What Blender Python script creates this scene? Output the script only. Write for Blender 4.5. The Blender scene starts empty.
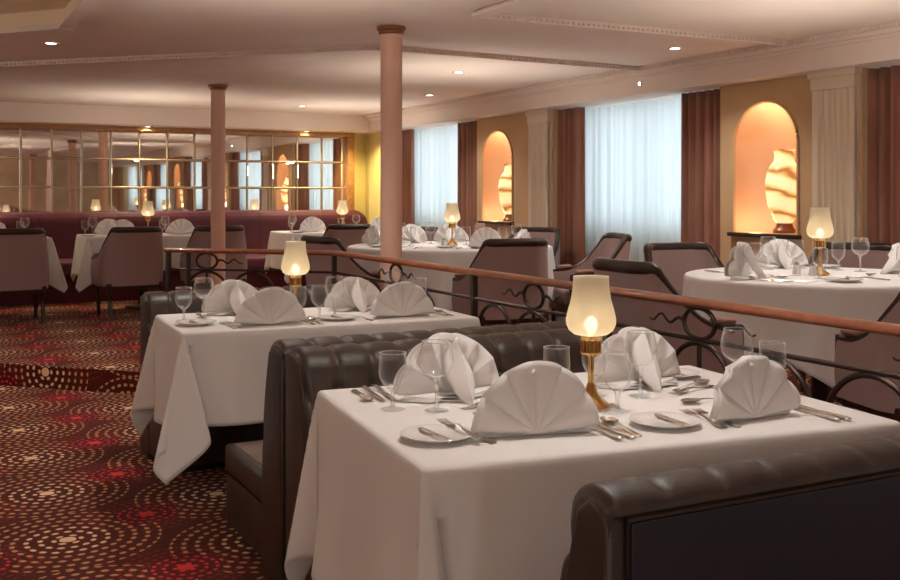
import bpy, bmesh, math, random
from mathutils import Vector, Matrix
random.seed(7)
PI = math.pi
sc = bpy.context.scene
C = sc.collection
sin, cos = math.sin, math.cos

# ------------------------------------------------------------------ helpers
def clamp(v, a, b): return max(a, min(b, v))
def smooth(t):
    t = clamp(t, 0, 1); return t * t * (3 - 2 * t)
def lerp(a, b, t): return a + (b - a) * t
def keyed(t, keys):
    if t <= keys[0][0]: return keys[0][1]
    for (a, x), (b, y) in zip(keys, keys[1:]):
        if t <= b: return lerp(x, y, smooth((t - a) / (b - a)))
    return keys[-1][1]

class MB:
    """collects shapes and links them as ONE mesh object"""
    def __init__(s): s.v = []; s.f = []; s.uv = {}
    def add(s, vs, fs):
        n = len(s.v); s.v += [tuple(v) for v in vs]; s.f += [tuple(i + n for i in f) for f in fs]
        return s
    def box(s, x0, x1, y0, y1, z0, z1):
        return s.add([(x0,y0,z0),(x1,y0,z0),(x1,y1,z0),(x0,y1,z0),(x0,y0,z1),(x1,y0,z1),(x1,y1,z1),(x0,y1,z1)],
                     [(0,3,2,1),(4,5,6,7),(0,1,5,4),(1,2,6,5),(2,3,7,6),(3,0,4,7)])
    def grid(s, fn, nu, nv, close_u=False):
        vs = [fn(i / nu, j / nv) for j in range(nv + 1) for i in range(nu if close_u else nu + 1)]
        w = nu if close_u else nu + 1
        fs = []
        for j in range(nv):
            for i in range(nu):
                a = j * w + i; b = j * w + (i + 1) % w
                fs.append((a, b, b + w, a + w))
        return s.add(vs, fs)
    def lathe(s, prof, n=24, cx=0, cy=0, cz=0):
        vs = []; fs = []
        for r, z in prof:
            for k in range(n):
                a = 2 * PI * k / n; vs.append((cx + r * cos(a), cy + r * sin(a), cz + z))
        for j in range(len(prof) - 1):
            for k in range(n):
                fs.append((j*n+k, j*n+(k+1)%n, (j+1)*n+(k+1)%n, (j+1)*n+k))
        if prof[0][0] > 1e-6 and prof[0][0] < .2 and abs(prof[0][1]-prof[-1][1]) > 1e-6: pass
        return s.add(vs, fs)
    def cap(s, prof_r, z, n=24, cx=0, cy=0, up=True):
        vs = [(cx + prof_r*cos(2*PI*k/n), cy + prof_r*sin(2*PI*k/n), z) for k in range(n)]
        f = tuple(range(n)) if up else tuple(reversed(range(n)))
        return s.add(vs, [f])
    def tube(s, pts, r, n=8, closed=False, rz=None, up=(0,0,1)):
        """sweep; r scalar or list = half width, rz = half height (defaults to r)"""
        pts = [Vector(p) for p in pts]; m = len(pts)
        R = r if isinstance(r, (list, tuple)) else [r] * m
        Z = R if rz is None else (rz if isinstance(rz, (list, tuple)) else [rz] * m)
        up = Vector(up); vs = []; fs = []; px = None
        for i, p in enumerate(pts):
            a = pts[i-1] if (i > 0 or closed) else p
            b = pts[(i+1) % m] if (i < m-1 or closed) else p
            t = (b - a).normalized()
            x = t.cross(up)
            if x.length < .15: x = px.copy() if px else t.cross(Vector((0,1,0)))
            x -= t * x.dot(t); x.normalize(); px = x
            y = x.cross(t)
            for k in range(n):
                g = 2 * PI * k / n + PI / n
                q = p + x * (R[i] * cos(g)) + y * (Z[i] * sin(g))
                vs.append(tuple(q))
        for i in range(m if closed else m - 1):
            j = (i + 1) % m
            for k in range(n):
                fs.append((i*n+k, i*n+(k+1)%n, j*n+(k+1)%n, j*n+k))
        if not closed:
            fs.append(tuple(reversed(range(n)))); fs.append(tuple((m-1)*n+k for k in range(n)))
        return s.add(vs, fs)
    def prism(s, poly, z0, z1):
        n = len(poly)
        vs = [(x, y, z0) for x, y in poly] + [(x, y, z1) for x, y in poly]
        return s.add(vs, [tuple(reversed(range(n))), tuple(range(n, 2*n))] + [(i, (i+1)%n, n+(i+1)%n, n+i) for i in range(n)])
    def xf(s, M):
        s.v = [tuple(M @ Vector(v)) for v in s.v]; return s
    def build(s, name, mat, parent=None, bevel=0, seg=2, ang=40, sub=0, thick=0, off=0, uvfn=None):
        me = bpy.data.meshes.new(name)
        me.from_pydata(s.v, [], s.f); me.update()
        bm = bmesh.new(); bm.from_mesh(me)
        bmesh.ops.remove_doubles(bm, verts=bm.verts, dist=1e-5)
        bmesh.ops.recalc_face_normals(bm, faces=bm.faces)
        if bevel:
            es = [e for e in bm.edges if len(e.link_faces) == 2 and e.calc_face_angle(0) > math.radians(30)]
            bmesh.ops.bevel(bm, geom=es, offset=bevel, segments=seg, profile=.6, affect='EDGES', clamp_overlap=True)
        if uvfn:
            L = bm.loops.layers.uv.new('UVMap')
            for f in bm.faces:
                for lo in f.loops: lo[L].uv = uvfn(lo.vert.co, f.normal)
        bm.to_mesh(me); bm.free()
        me.shade_smooth(); me.set_sharp_from_angle(angle=math.radians(ang))
        if mat: me.materials.append(mat)
        o = bpy.data.objects.new(name, me); C.objects.link(o)
        if parent: o.parent = parent
        if sub:
            m = o.modifiers.new('sub', 'SUBSURF'); m.levels = sub; m.render_levels = sub
        if thick:
            m = o.modifiers.new('thickness', 'SOLIDIFY'); m.thickness = thick; m.offset = off
        return o

def tag(o, label, cat, group=None, kind=None):
    o['label'] = label; o['category'] = cat
    if group: o['group'] = group
    if kind: o['kind'] = kind
    return o
def thing(name, label, cat, loc=(0,0,0), rot=0, group=None):
    o = bpy.data.objects.new(name, None); C.objects.link(o)
    o.empty_display_size = .05
    o.location = loc; o.rotation_euler = (0, 0, rot)
    return tag(o, label, cat, group)
def struct(o): o['kind'] = 'structure'; return o
KIDS = {}
def dup(root, loc, rot, label, group=None, scale=None):
    r = root.copy(); C.objects.link(r); r.location = loc
    r.rotation_euler = (0, 0, rot) if not isinstance(rot, tuple) else rot
    r['label'] = label
    if group: r['group'] = group
    if scale: r.scale = scale
    for ch in root.children:
        c = ch.copy(); C.objects.link(c); c.parent = r
        for g in ch.children:
            d = g.copy(); C.objects.link(d); d.parent = c
    return r
class Proto:
    """first use moves the prototype itself, later uses copy it"""
    def __init__(s, root): s.root = root; s.used = False
    def put(s, loc, rot, label, group=None, scale=None):
        if not s.used:
            s.used = True; r = s.root; r.location = loc
            r.rotation_euler = (0, 0, rot) if not isinstance(rot, tuple) else rot
            r['label'] = label
            if group: r['group'] = group
            if scale: r.scale = scale
            return r
        r = dup(s.root, loc, rot, label, group, (1,1,1) if scale is None else scale)
        return r

# ------------------------------------------------------------------ materials
def new_mat(name):
    m = bpy.data.materials.new(name); m.use_nodes = True
    nt = m.node_tree; b = nt.nodes['Principled BSDF']
    return m, nt, b
def col(c): return (c[0], c[1], c[2], 1)
def simple(name, c, rough=.5, metal=0, spec=.5, var=0, vscale=8, bump=0, bscale=60, sheen=0, coat=0, detail=3, sheen_tint=None, stretch=None):
    m, nt, b = new_mat(name)
    b.inputs['Base Color'].default_value = col(c); b.inputs['Roughness'].default_value = rough
    b.inputs['Metallic'].default_value = metal; b.inputs['Specular IOR Level'].default_value = spec
    b.inputs['Sheen Weight'].default_value = sheen; b.inputs['Coat Weight'].default_value = coat
    if sheen_tint: b.inputs['Sheen Tint'].default_value = col(sheen_tint)
    tc = nt.nodes.new('ShaderNodeTexCoord'); src = tc.outputs['Object']
    if stretch:
        mp = nt.nodes.new('ShaderNodeMapping'); mp.inputs['Scale'].default_value = stretch
        nt.links.new(src, mp.inputs[0]); src = mp.outputs[0]
    if var:
        n = nt.nodes.new('ShaderNodeTexNoise'); n.inputs['Scale'].default_value = vscale; n.inputs['Detail'].default_value = detail
        nt.links.new(src, n.inputs['Vector'])
        r = nt.nodes.new('ShaderNodeValToRGB')
        r.color_ramp.elements[0].position = .3; r.color_ramp.elements[1].position = .7
        r.color_ramp.elements[0].color = col([x * (1 - var) for x in c]); r.color_ramp.elements[1].color = col([min(1, x * (1 + var)) for x in c])
        nt.links.new(n.outputs['Fac'], r.inputs[0]); nt.links.new(r.outputs[0], b.inputs['Base Color'])
    if bump:
        n2 = nt.nodes.new('ShaderNodeTexNoise'); n2.inputs['Scale'].default_value = bscale; n2.inputs['Detail'].default_value = 3
        nt.links.new(src, n2.inputs['Vector'])
        bp = nt.nodes.new('ShaderNodeBump'); bp.inputs['Strength'].default_value = bump; bp.inputs['Distance'].default_value = .003
        nt.links.new(n2.outputs['Fac'], bp.inputs['Height']); nt.links.new(bp.outputs[0], b.inputs['Normal'])
    return m
def emit(name, c, s):
    m, nt, b = new_mat(name)
    b.inputs['Base Color'].default_value = col(c)
    b.inputs['Emission Color'].default_value = col(c); b.inputs['Emission Strength'].default_value = s
    return m
def thin_glass(name, tint=(1,1,1), base=.035, milk=0.0):
    m = bpy.data.materials.new(name); m.use_nodes = True; nt = m.node_tree; nt.nodes.clear()
    out = nt.nodes.new('ShaderNodeOutputMaterial'); mx = nt.nodes.new('ShaderNodeMixShader')
    tr = nt.nodes.new('ShaderNodeBsdfTransparent'); tr.inputs[0].default_value = col(tint)
    gl = nt.nodes.new('ShaderNodeBsdfGlossy'); gl.inputs['Roughness'].default_value = .03
    lw = nt.nodes.new('ShaderNodeLayerWeight'); lw.inputs['Blend'].default_value = .5
    mt = nt.nodes.new('ShaderNodeMath'); mt.operation = 'MULTIPLY_ADD'; mt.inputs[1].default_value = .75; mt.inputs[2].default_value = base
    pw = nt.nodes.new('ShaderNodeMath'); pw.operation = 'POWER'; pw.inputs[1].default_value = 2.0
    nt.links.new(lw.outputs['Facing'], pw.inputs[0]); nt.links.new(pw.outputs[0], mt.inputs[0])
    nt.links.new(mt.outputs[0], mx.inputs[0]); df = nt.nodes.new('ShaderNodeBsdfDiffuse'); df.inputs[0].default_value = (.95, .95, .95, 1)
    m2 = nt.nodes.new('ShaderNodeMixShader'); m2.inputs[0].default_value = milk
    nt.links.new(gl.outputs[0], m2.inputs[1]); nt.links.new(df.outputs[0], m2.inputs[2])
    nt.links.new(tr.outputs[0], mx.inputs[1]); nt.links.new(m2.outputs[0], mx.inputs[2])
    nt.links.new(mx.outputs[0], out.inputs[0])
    return m
def translucent(name, c, tc, fac, rough=.9, transp=0):
    m = bpy.data.materials.new(name); m.use_nodes = True; nt = m.node_tree; nt.nodes.clear()
    out = nt.nodes.new('ShaderNodeOutputMaterial')
    d = nt.nodes.new('ShaderNodeBsdfDiffuse'); d.inputs[0].default_value = col(c)
    t = nt.nodes.new('ShaderNodeBsdfTranslucent'); t.inputs[0].default_value = col(tc)
    mx = nt.nodes.new('ShaderNodeMixShader'); mx.inputs[0].default_value = fac
    nt.links.new(d.outputs[0], mx.inputs[1]); nt.links.new(t.outputs[0], mx.inputs[2])
    last = mx.outputs[0]
    if transp:
        tp = nt.nodes.new('ShaderNodeBsdfTransparent'); m2 = nt.nodes.new('ShaderNodeMixShader'); m2.inputs[0].default_value = transp
        nt.links.new(last, m2.inputs[1]); nt.links.new(tp.outputs[0], m2.inputs[2]); last = m2.outputs[0]
    nt.links.new(last, out.inputs[0])
    return m

class X:
    """tiny expression builder on math nodes"""
    nt = None
    def __init__(s, sock): s.s = sock
    @staticmethod
    def op(o, *a):
        n = X.nt.nodes.new('ShaderNodeMath'); n.operation = o
        for i, v in enumerate(a):
            if isinstance(v, X): X.nt.links.new(v.s, n.inputs[i])
            else: n.inputs[i].default_value = v
        return X(n.outputs[0])
    def __add__(s, o): return X.op('ADD', s, o)
    def __sub__(s, o): return X.op('SUBTRACT', s, o)
    def __mul__(s, o): return X.op('MULTIPLY', s, o)
    def __truediv__(s, o): return X.op('DIVIDE', s, o)

def carpet_mat():
    m, nt, b = new_mat('patterned_carpet'); X.nt = nt
    b.inputs['Roughness'].default_value = .95; b.inputs['Specular IOR Level'].default_value = .1
    b.inputs['Sheen Weight'].default_value = .05
    uv = nt.nodes.new('ShaderNodeUVMap'); sp = nt.nodes.new('ShaderNodeSeparateXYZ'); nt.links.new(uv.outputs[0], sp.inputs[0])
    x, y = X(sp.outputs[0]), X(sp.outputs[1])
    def dots(ox, oy, px, py, s, rmax, core):
        gx = (x - ox) / px; gy = (y - oy) / py
        dx = (gx - X.op('ROUND', gx)) * px; dy = (gy - X.op('ROUND', gy)) * py
        r = X.op('SQRT', dx * dx + dy * dy)
        th = X.op('ARCTAN2', dy, dx) / (2 * PI)
        q = r / s; k = X.op('ROUND', q); fr = q - k
        N = X.op('MAXIMUM', X.op('ROUND', k * 6.4), 1.0)
        a = th * N; fa = (a - X.op('ROUND', a)) * (k * (2 * PI)) / N
        d = X.op('SQRT', fr * fr * 1.7 + fa * fa * .85)
        mk = X.op('SUBTRACT', 1.0, X.op('SMOOTH_MIN', X.op('MAXIMUM', (d - .20) * 8.0, 0.0), 1.0, .02))
        mk = X.op('MULTIPLY', mk, X.op('LESS_THAN', r, rmax))
        c2 = X.op('LESS_THAN', r, core)
        return X.op('MAXIMUM', mk, c2), r
    P, Q = 1.32, .69
    c1, r1 = dots(.522, 5.56, P, Q, .049, .345, .031); c2, r2 = dots(.522 + P/2, 5.56 + Q/2, P, Q, .049, .345, .031)
    a1, s1 = dots(.852, 5.06, P, Q, .037, .130, .030); a2, s2 = dots(.852 + P/2, 5.06 + Q/2, P, Q, .037, .130, .030)
    d1, t1 = dots(.852, 5.06, P, Q, .037, .225, .0); d2, t2 = dots(.852 + P/2, 5.06 + Q/2, P, Q, .037, .225, .0)
    cream = X.op('MAXIMUM', c1, c2); red = X.op('MAXIMUM', a1, a2); dim = X.op('MAXIMUM', d1, d2)
    rin = X.op('MINIMUM', r1, r2)
    def mix(f, A, B):
        n = nt.nodes.new('ShaderNodeMix'); n.data_type = 'RGBA'
        nt.links.new(f.s, n.inputs[0])
        for sock, v in ((n.inputs[6], A), (n.inputs[7], B)):
            if isinstance(v, tuple): sock.default_value = col(v)
            else: nt.links.new(v, sock)
        return n.outputs[2]
    nz = nt.nodes.new('ShaderNodeTexNoise'); nz.inputs['Scale'].default_value = 1.4; nt.links.new(uv.outputs[0], nz.inputs['Vector'])
    base = mix(X(nz.outputs['Fac']), (.070, .016, .009), (.135, .020, .013))
    inner = X.op('LESS_THAN', rin, .16)
    ccol = mix(inner, (.70, .33, .16), (1, .64, .38))
    smin = X.op('MINIMUM', s1, s2)
    c = mix(dim, base, (.32, .022, .020)); c = mix(cream, c, ccol)
    c = mix(X.op('LESS_THAN', smin, .130), c, (.12, .012, .012)); c = mix(red, c, (.78, .045, .050))
    nt.links.new(c, b.inputs['Base Color'])
    nb = nt.nodes.new('ShaderNodeTexNoise'); nb.inputs['Scale'].default_value = 500; nt.links.new(uv.outputs[0], nb.inputs['Vector'])
    bp = nt.nodes.new('ShaderNodeBump'); bp.inputs['Strength'].default_value = .4; bp.inputs['Distance'].default_value = .004
    nt.links.new(nb.outputs['Fac'], bp.inputs['Height']); nt.links.new(bp.outputs[0], b.inputs['Normal'])
    return m

M = {}
M['carpet'] = carpet_mat()
M['linen'] = simple('white_linen', (.80, .77, .745), .85, spec=.2, bump=.12, bscale=240, sheen=.1)
M['napkin'] = simple('napkin_linen', (.80, .765, .74), .8, spec=.25, bump=.15, bscale=90, sheen=.1)
M['leather'] = simple('brown_leather', (.042, .026, .019), .42, spec=.55, var=.25, vscale=14, bump=.25, bscale=260)
M['navy'] = simple('navy_leather', (.014, .015, .022), .42, spec=.5, bump=.2, bscale=260)
M['suede'] = simple('seat_fabric', (.23, .165, .14), .8, spec=.2, bump=.2, bscale=200)
M['uphol'] = simple('mauve_upholstery', (.33, .225, .21), .85, spec=.2, var=.2, vscale=420, bump=.3, bscale=300, sheen=.15)
M['pad'] = simple('tan_armpad', (.36, .20, .14), .7, spec=.3)
M['darkwood'] = simple('dark_mahogany', (.034, .014, .009), .34, spec=.45, var=.4, vscale=30, stretch=(1, 1, 6), coat=.08)
M['railwood'] = simple('polished_rail_wood', (.30, .095, .042), .3, spec=.5, var=.3, vscale=18, stretch=(6, 1, 1), coat=.4)
M['iron'] = simple('wrought_iron', (.042, .024, .018), .38, metal=.6, spec=.5)
M['brass'] = simple('polished_brass', (.80, .50, .19), .17, metal=1)
M['steel'] = simple('cutlery_steel', (.72, .69, .66), .16, metal=1)
M['china'] = simple('white_china', (.80, .77, .74), .18, spec=.5)
M['glass'] = thin_glass('drinking_glass', (1, 1, 1), .05, .5)
M['stemglass'] = thin_glass('stem_glass', (.985, .985, .985), .25, .5)
def solid_glass():
    m, nt, b = new_mat('solid_glass')
    b.inputs['Transmission Weight'].default_value = 1; b.inputs['Roughness'].default_value = .03; b.inputs['IOR'].default_value = 1.48
    return m
M['solid'] = solid_glass()
M['pane'] = thin_glass('window_pane', (.97, .99, 1), .04)
def shade_mat():
    m = translucent('frosted_shade_glass', (.84, .79, .69), (.97, .92, .80), .55); nt = m.node_tree
    out = [n for n in nt.nodes if n.type == 'OUTPUT_MATERIAL'][0]; src = out.inputs[0].links[0].from_socket
    rf = nt.nodes.new('ShaderNodeBsdfRefraction'); rf.inputs['Roughness'].default_value = .38; rf.inputs['IOR'].default_value = 1.12; rf.inputs[0].default_value = (1, .95, .86, 1)
    mx = nt.nodes.new('ShaderNodeMixShader'); mx.inputs[0].default_value = .34
    nt.links.new(src, mx.inputs[1]); nt.links.new(rf.outputs[0], mx.inputs[2]); nt.links.new(mx.outputs[0], out.inputs[0])
    return m
M['shade'] = shade_mat()
M['bulb'] = emit('warm_bulb', (1, .86, .62), 4.6)
M['disc'] = emit('downlight_lens', (1, .88, .70), 5)
M['vase'] = None
M['wall'] = simple('tan_wall_paint', (.60, .395, .215), .75, spec=.25, var=.05, vscale=5, bump=.05, bscale=120)
M['niche'] = simple('peach_niche_plaster', (.74, .47, .31), .7, spec=.2)
M['yellow'] = simple('yellow_wall_paint', (.74, .63, .28), .7, spec=.25)
M['pilaster'] = simple('cream_pilaster', (.74, .61, .46), .6, spec=.3)
M['ceil'] = simple('pinkish_ceiling_paint', (.82, .69, .60), .75, spec=.2, var=.03, vscale=2)
M['tray'] = simple('tray_cove_glow_paint', (.88, .72, .50), .75, spec=.2)  # lighter and warmer than the ceiling, in place of cove light
M['column'] = simple('salmon_column_paint', (.74, .46, .345), .55, spec=.3, var=.04, vscale=4)
M['bronze'] = simple('bronze_collar', (.30, .13, .07), .35, metal=.7)
M['goldwood'] = simple('golden_wood_trim', (.42, .20, .07), .35, spec=.5, var=.2, vscale=20)
M['burgundy'] = simple('burgundy_velvet', (.088, .017, .025), .6, spec=.3, var=.2, vscale=3, sheen=.12, sheen_tint=(.4, .2, .8))
M['drape'] = simple('brown_velvet_drape', (.33, .15, .098), .75, spec=.2, var=.15, vscale=10, sheen=.25, stretch=(1, 1, .2))
M['sheer'] = translucent('sheer_voile', (.80, .83, .81), (.80, .85, .84), .60, transp=.05)
M['mirror'] = simple('mirror_glass', (.92, .89, .84), .02, metal=1)
M['strip'] = simple('brass_mirror_strip', (.62, .52, .36), .3, metal=.8)
M['frame'] = simple('white_window_frame', (.72, .72, .70), .5)
M['rearwall'] = simple('rear_wall_panel', (.58, .40, .25), .6, spec=.3, var=.1, vscale=3)
M['ceramic'] = simple('white_ceramic_shaker', (.74, .72, .69), .25)
M['plate_metal'] = simple('satin_metal', (.5, .46, .42), .35, metal=.9)

def vase_mat():
    m, nt, b = new_mat('alabaster_vase')
    tc = nt.nodes.new('ShaderNodeTexCoord')
    mp = nt.nodes.new('ShaderNodeMapping'); mp.inputs['Rotation'].default_value = (.5, .4, 0); mp.inputs['Scale'].default_value = (1, 1, 2.2)
    w = nt.nodes.new('ShaderNodeTexWave'); w.wave_type = 'BANDS'; w.bands_direction = 'Z'
    w.inputs['Scale'].default_value = 1.3; w.inputs['Distortion'].default_value = 9; w.inputs['Detail'].default_value = 3; w.inputs['Detail Scale'].default_value = 1.2
    nt.links.new(tc.outputs['Object'], mp.inputs[0]); nt.links.new(mp.outputs[0], w.inputs['Vector'])
    r = nt.nodes.new('ShaderNodeValToRGB'); e = r.color_ramp.elements
    e[0].position = 0; e[0].color = (.42, .17, .045, 1); e[1].position = .22; e[1].color = (1, .60, .22, 1)
    x = e.new(.7); x.color = (1, .80, .42, 1)
    nt.links.new(w.outputs['Fac'], r.inputs[0]); nt.links.new(r.outputs[0], b.inputs['Base Color'])
    nt.links.new(r.outputs[0], b.inputs['Emission Color']); b.inputs['Emission Strength'].default_value = .38
    b.inputs['Roughness'].default_value = .3
    return m
M['vase'] = vase_mat()

# ------------------------------------------------------------------ room dimensions (metres)
STEP = .15                    # platform height
ZS, ZC = 2.12, 2.33           # soffit, ceiling
XP, XF = 5.35, 5.20           # pier face, soffit fascia
YM = 12.8                     # mirror wall
XL, YB = -5.5, -5.6           # left and rear walls
TOP = .75; PT = TOP + STEP    # table tops, low floor and platform

def uvflat(co, n):
    if abs(n.z) > .5: return (co.x, co.y)
    # risers: length along the 45 degree edge or along Y, height folded on
    return ((co.x * .7071 - co.y * .7071) if abs(n.x) < .98 else co.y, co.z + .62)

# platform: X > 2.28 or beyond the 45 degree line X + Y = 8.28
low = MB().box(XL, 6.0, YB, YM + .1, -.12, 0)
struct(low.build('floor', M['carpet'], uvfn=uvflat))
plat = MB().prism([(2.28, YB), (5.9, YB), (5.9, YM + .1), (XL, YM + .1), (XL, 13.78 - .0), (2.28, 6.0)][:3] + [(-4.5, YM + .1), (2.28, 6.02)], 0, STEP)
struct(plat.build('floor', M['carpet'], uvfn=uvflat))

# ceiling with a raised, tray over the aisle, its cove glow put into the paint
tray = [(.80, YB + .6), (.80, 6.55), (.30, 7.15), (-4.6, 7.15), (-4.6, YB + .6)]
def ceiling():
    bm = bmesh.new()
    outer = [(XL, YB), (6.0, YB), (6.0, YM + .1), (XL, YM + .1)]
    es = []
    for poly in (outer, tray):
        vs = [bm.verts.new((x, y, ZC)) for x, y in poly]
        es += [bm.edges.new((vs[i], vs[(i+1) % len(vs)])) for i in range(len(vs))]
    bmesh.ops.triangle_fill(bm, edges=es, use_beauty=True)
    # upstands of the tray
    bm.verts.ensure_lookup_table()
    me = bpy.data.meshes.new('ceiling'); bm.to_mesh(me); bm.free()
    me.materials.append(M['ceil'])
    o = bpy.data.objects.new('ceiling', me); C.objects.link(o)
    return struct(o)
ceiling()
mb = MB()
n = len(tray)
mb.add([(x, y, ZC - .0) for x, y in tray] + [(x, y, ZC + .09) for x, y in tray], [(i, (i+1) % n, n + (i+1) % n, n + i) for i in range(n)])
mb.add([(x, y, ZC + .09) for x, y in tray], [tuple(range(n))])
struct(mb.build('ceiling', M['tray']))

def moulding(a, b, name='trim_1', z=ZC, side=1, w=.07, h=.035, mat='ceil', dent=True):
    """stepped ceiling moulding with a row of dentils"""
    a, b = Vector((a[0], a[1], 0)), Vector((b[0], b[1], 0)); L = (b - a).length
    mb = MB(); mb.box(0, L, 0, w, -h * .45, 0); mb.box(0, L, .012, w - .02, -h, -h * .45)
    if dent:
        k = int(L / .036)
        for i in range(k):
            x = (i + .25) * L / k; mb.box(x, x + .018, -.006, .012, -h * .75, -h * .4)
    d = (b - a).normalized(); ang = math.atan2(d.y, d.x)
    mb.xf(Matrix.Translation((a.x, a.y, z)) @ Matrix.Rotation(ang, 4, 'Z'))
    o = mb.build(name, M[mat]); return struct(o)
moulding((-1.4, 10.66), (2.79, 6.47), 'trim_1')
moulding((2.79, 6.47), (5.14, 6.64), 'trim_2')
moulding((2.83, 5.05), (5.14, 5.05), 'trim_3')
moulding((2.83, 5.05), (2.83, YB), 'trim_4', w=-.07)
moulding((.83, 6.50), (.83, YB + .6), 'trim_5', w=-.05, dent=False)
moulding((.32, 7.19), (.84, 6.56), 'trim_6', w=-.05, dent=False)
moulding((-4.6, 7.19), (.32, 7.19), 'trim_7', w=-.05, dent=False)
# crown along the fascia
mb = MB()
mb.box(5.12, XF + .05, YB, 12.35, ZC - .03, ZC); mb.box(5.15, XF + .05, YB, 12.35, ZC - .055, ZC - .03); mb.box(5.18, XF + .05, YB, 12.35, ZC - .075, ZC - .055)
k = 330
for i in range(k):
    y = 1.0 + i * .034
    if y < 12.3: mb.box(5.113, 5.13, y, y + .017, ZC - .03, ZC - .008)
struct(mb.build('trim_8', M['ceil']))

# soffits: along the window wall and along the mirror wall
mb = MB(); mb.box(XF, 6.0, YB, YM + .1, ZS, ZC + .02)
struct(mb.build('ceiling', M['ceil'], bevel=.004))
mb = MB(); mb.box(XL, XF - .001, 12.35, YM + .1, ZS + .002, ZC + .01)
struct(mb.build('ceiling', M['ceil'], bevel=.004))

# window wall: piers with arched niches, openings between them
def pier(y0, y1, nc, nw=.30, zs=1.665, z0=1.04, dep=.26):
    """front face at XP with an arched niche centred at y = nc"""
    arch = [(nc - nw, z0), (nc + nw, z0)] + [(nc + nw * cos(a * PI / 24), zs + nw * sin(a * PI / 24)) for a in range(25)]
    bm = bmesh.new(); es = []
    for poly in ([(y0, STEP - .02), (y1, STEP - .02), (y1, ZS + .01), (y0, ZS + .01)], arch):
        vs = [bm.verts.new((XP, y, z)) for y, z in poly]
        es += [bm.edges.new((vs[i], vs[(i+1) % len(vs)])) for i in range(len(vs))]
    bmesh.ops.triangle_fill(bm, edges=es, use_beauty=True)
    me = bpy.data.meshes.new('tmp'); bm.to_mesh(me); bm.free()
    mb = MB(); mb.add([v.co[:] for v in me.vertices], [tuple(p.vertices) for p in me.polygons]); bpy.data.meshes.remove(me)
    for y in (y0, y1):
        mb.add([(XP, y, STEP - .02), (5.8, y, STEP - .02), (5.8, y, ZS + .01), (XP, y, ZS + .01)], [(0, 1, 2, 3)])
    mb.add([(5.8, y0, STEP-.02), (5.8, y1, STEP-.02), (5.8, y1, ZS+.01), (5.8, y0, ZS+.01)], [(0, 1, 2, 3)])
    struct(mb.build('wall_right', M['wall'], ang=20))
    # apse
    def q(u, v):
        z = z0 + v * (zs + nw - z0 - .0005)
        w = nw if z < zs else math.sqrt(max(1e-9, nw * nw - (z - zs) ** 2))
        a = PI * u
        return (XP + dep * sin(a) ** .7 * (w / nw) ** .6, nc - w * cos(a), z)
    ni = MB().grid(q, 28, 44)
    ni.add([(XP, nc - nw, z0), (XP, nc + nw, z0)] + [q(1 - i / 28, 0) for i in range(1, 28)], [tuple(range(29))])
    struct(ni.build('wall_right', M['niche'], ang=50))
    # raised rim round the arch and the wooden ledge
    pts = [(XP - .004, nc - nw - .012, z0)] + [(XP - .004, nc - nw - .012, zs)] + [(XP - .004, nc + (nw + .012) * cos(PI - a * PI / 24), zs + (nw + .012) * sin(a * PI / 24)) for a in range(1, 24)] + [(XP - .004, nc + nw + .012, zs), (XP - .004, nc + nw + .012, z0)]
    struct(MB().tube(pts, .012, 6).build('trim_9', M['wall']))
    struct(MB().box(XP - .045, XP + .005, nc - nw - .04, nc + nw + .04, z0 - .03, z0 - .002).build('trim_10', M['darkwood'], bevel=.005))
def pilaster(y0, y1):
    mb = MB(); d = .045
    nfl = 5; w = y1 - y0
    def prof(u):
        y = y0 + u * w; m = .05
        if u * w < m or u * w > w - m: return XP - d
        q = ((u * w - m) / (w - 2 * m) * nfl) % 1
        return XP - d + .016 * max(0, sin(PI * q)) ** .6
    mb.grid(lambda u, v: (prof(u), y0 + u * w, lerp(STEP + .2, ZS - .12, v)), 60, 2)
    mb.box(XP - d - .012, XP, y0 - .012, y1 + .012, STEP, STEP + .2)
    mb.box(XP - d - .008, XP, y0 - .008, y1 + .008, ZS - .12, ZS - .02)
    mb.box(XP - d - .022, XP, y0 - .022, y1 + .022, ZS - .04, ZS - .001)
    mb.box(XP - d + .02, XP, y0, y1, STEP + .2, ZS - .12)
    struct(mb.build('trim_11', M['pilaster'], ang=25))
PIERS = [(8.25, 9.74, 9.30), (4.665, 5.97, 5.51), (1.02, 2.32, 1.86), (-2.65, -1.34, -1.8)]
for y0, y1, nc in PIERS:
    pier(y0, y1, nc); pilaster(y0 + .02, y0 + .37)
struct(MB().box(XP, 5.8, 12.0, YM + .1, STEP, ZS + .01).build('wall_right', M['yellow']))
struct(MB().box(XP - .05, XP + .02, 12.0, 12.14, STEP, ZS).build('trim_12', M['pilaster'], bevel=.01))
struct(MB().box(XP, 5.8, YB, -4.9, STEP, ZS + .01).build('wall_right', M['wall']))

OPEN = [(9.74, 12.0), (5.97, 8.25), (2.32, 4.665), (-1.34, 1.02), (-4.9, -2.65)]
def sheer(y0, y1, label):
    L = y1 - y0
    def f(u, v):
        y = y0 + u * L; z = lerp(.20, 2.105, v)
        a = (.012 + .016 * (1 - v)) * sin(2 * PI * u * L / .125 + .9 * sin(7 * u)) + .006 * sin(2 * PI * u * L / .047)
        return (5.50 + a, y, z)
    tag(MB().grid(f, int(L / .011), 14).build('sheer_curtain', M['sheer'], ang=180), label, 'curtain', 'sheer curtains at the windows')
def drape(y0, y1, label, x=5.41):
    L = y1 - y0
    def f(u, v):
        z = lerp(.17, 2.11, v)
        y = y0 + u * L
        a = (.030 + .008 * (1 - v)) * sin(2 * PI * u * L / .095 + .7 * sin(9 * u + y0)) + .01 * sin(2 * PI * u * L / .037 + y0)
        return (x + a, y, z)
    tag(MB().grid(f, max(20, int(L / .007)), 10).build('drape', M['drape'], ang=180, thick=.004), label, 'curtain', 'brown drapes at the windows')
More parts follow.
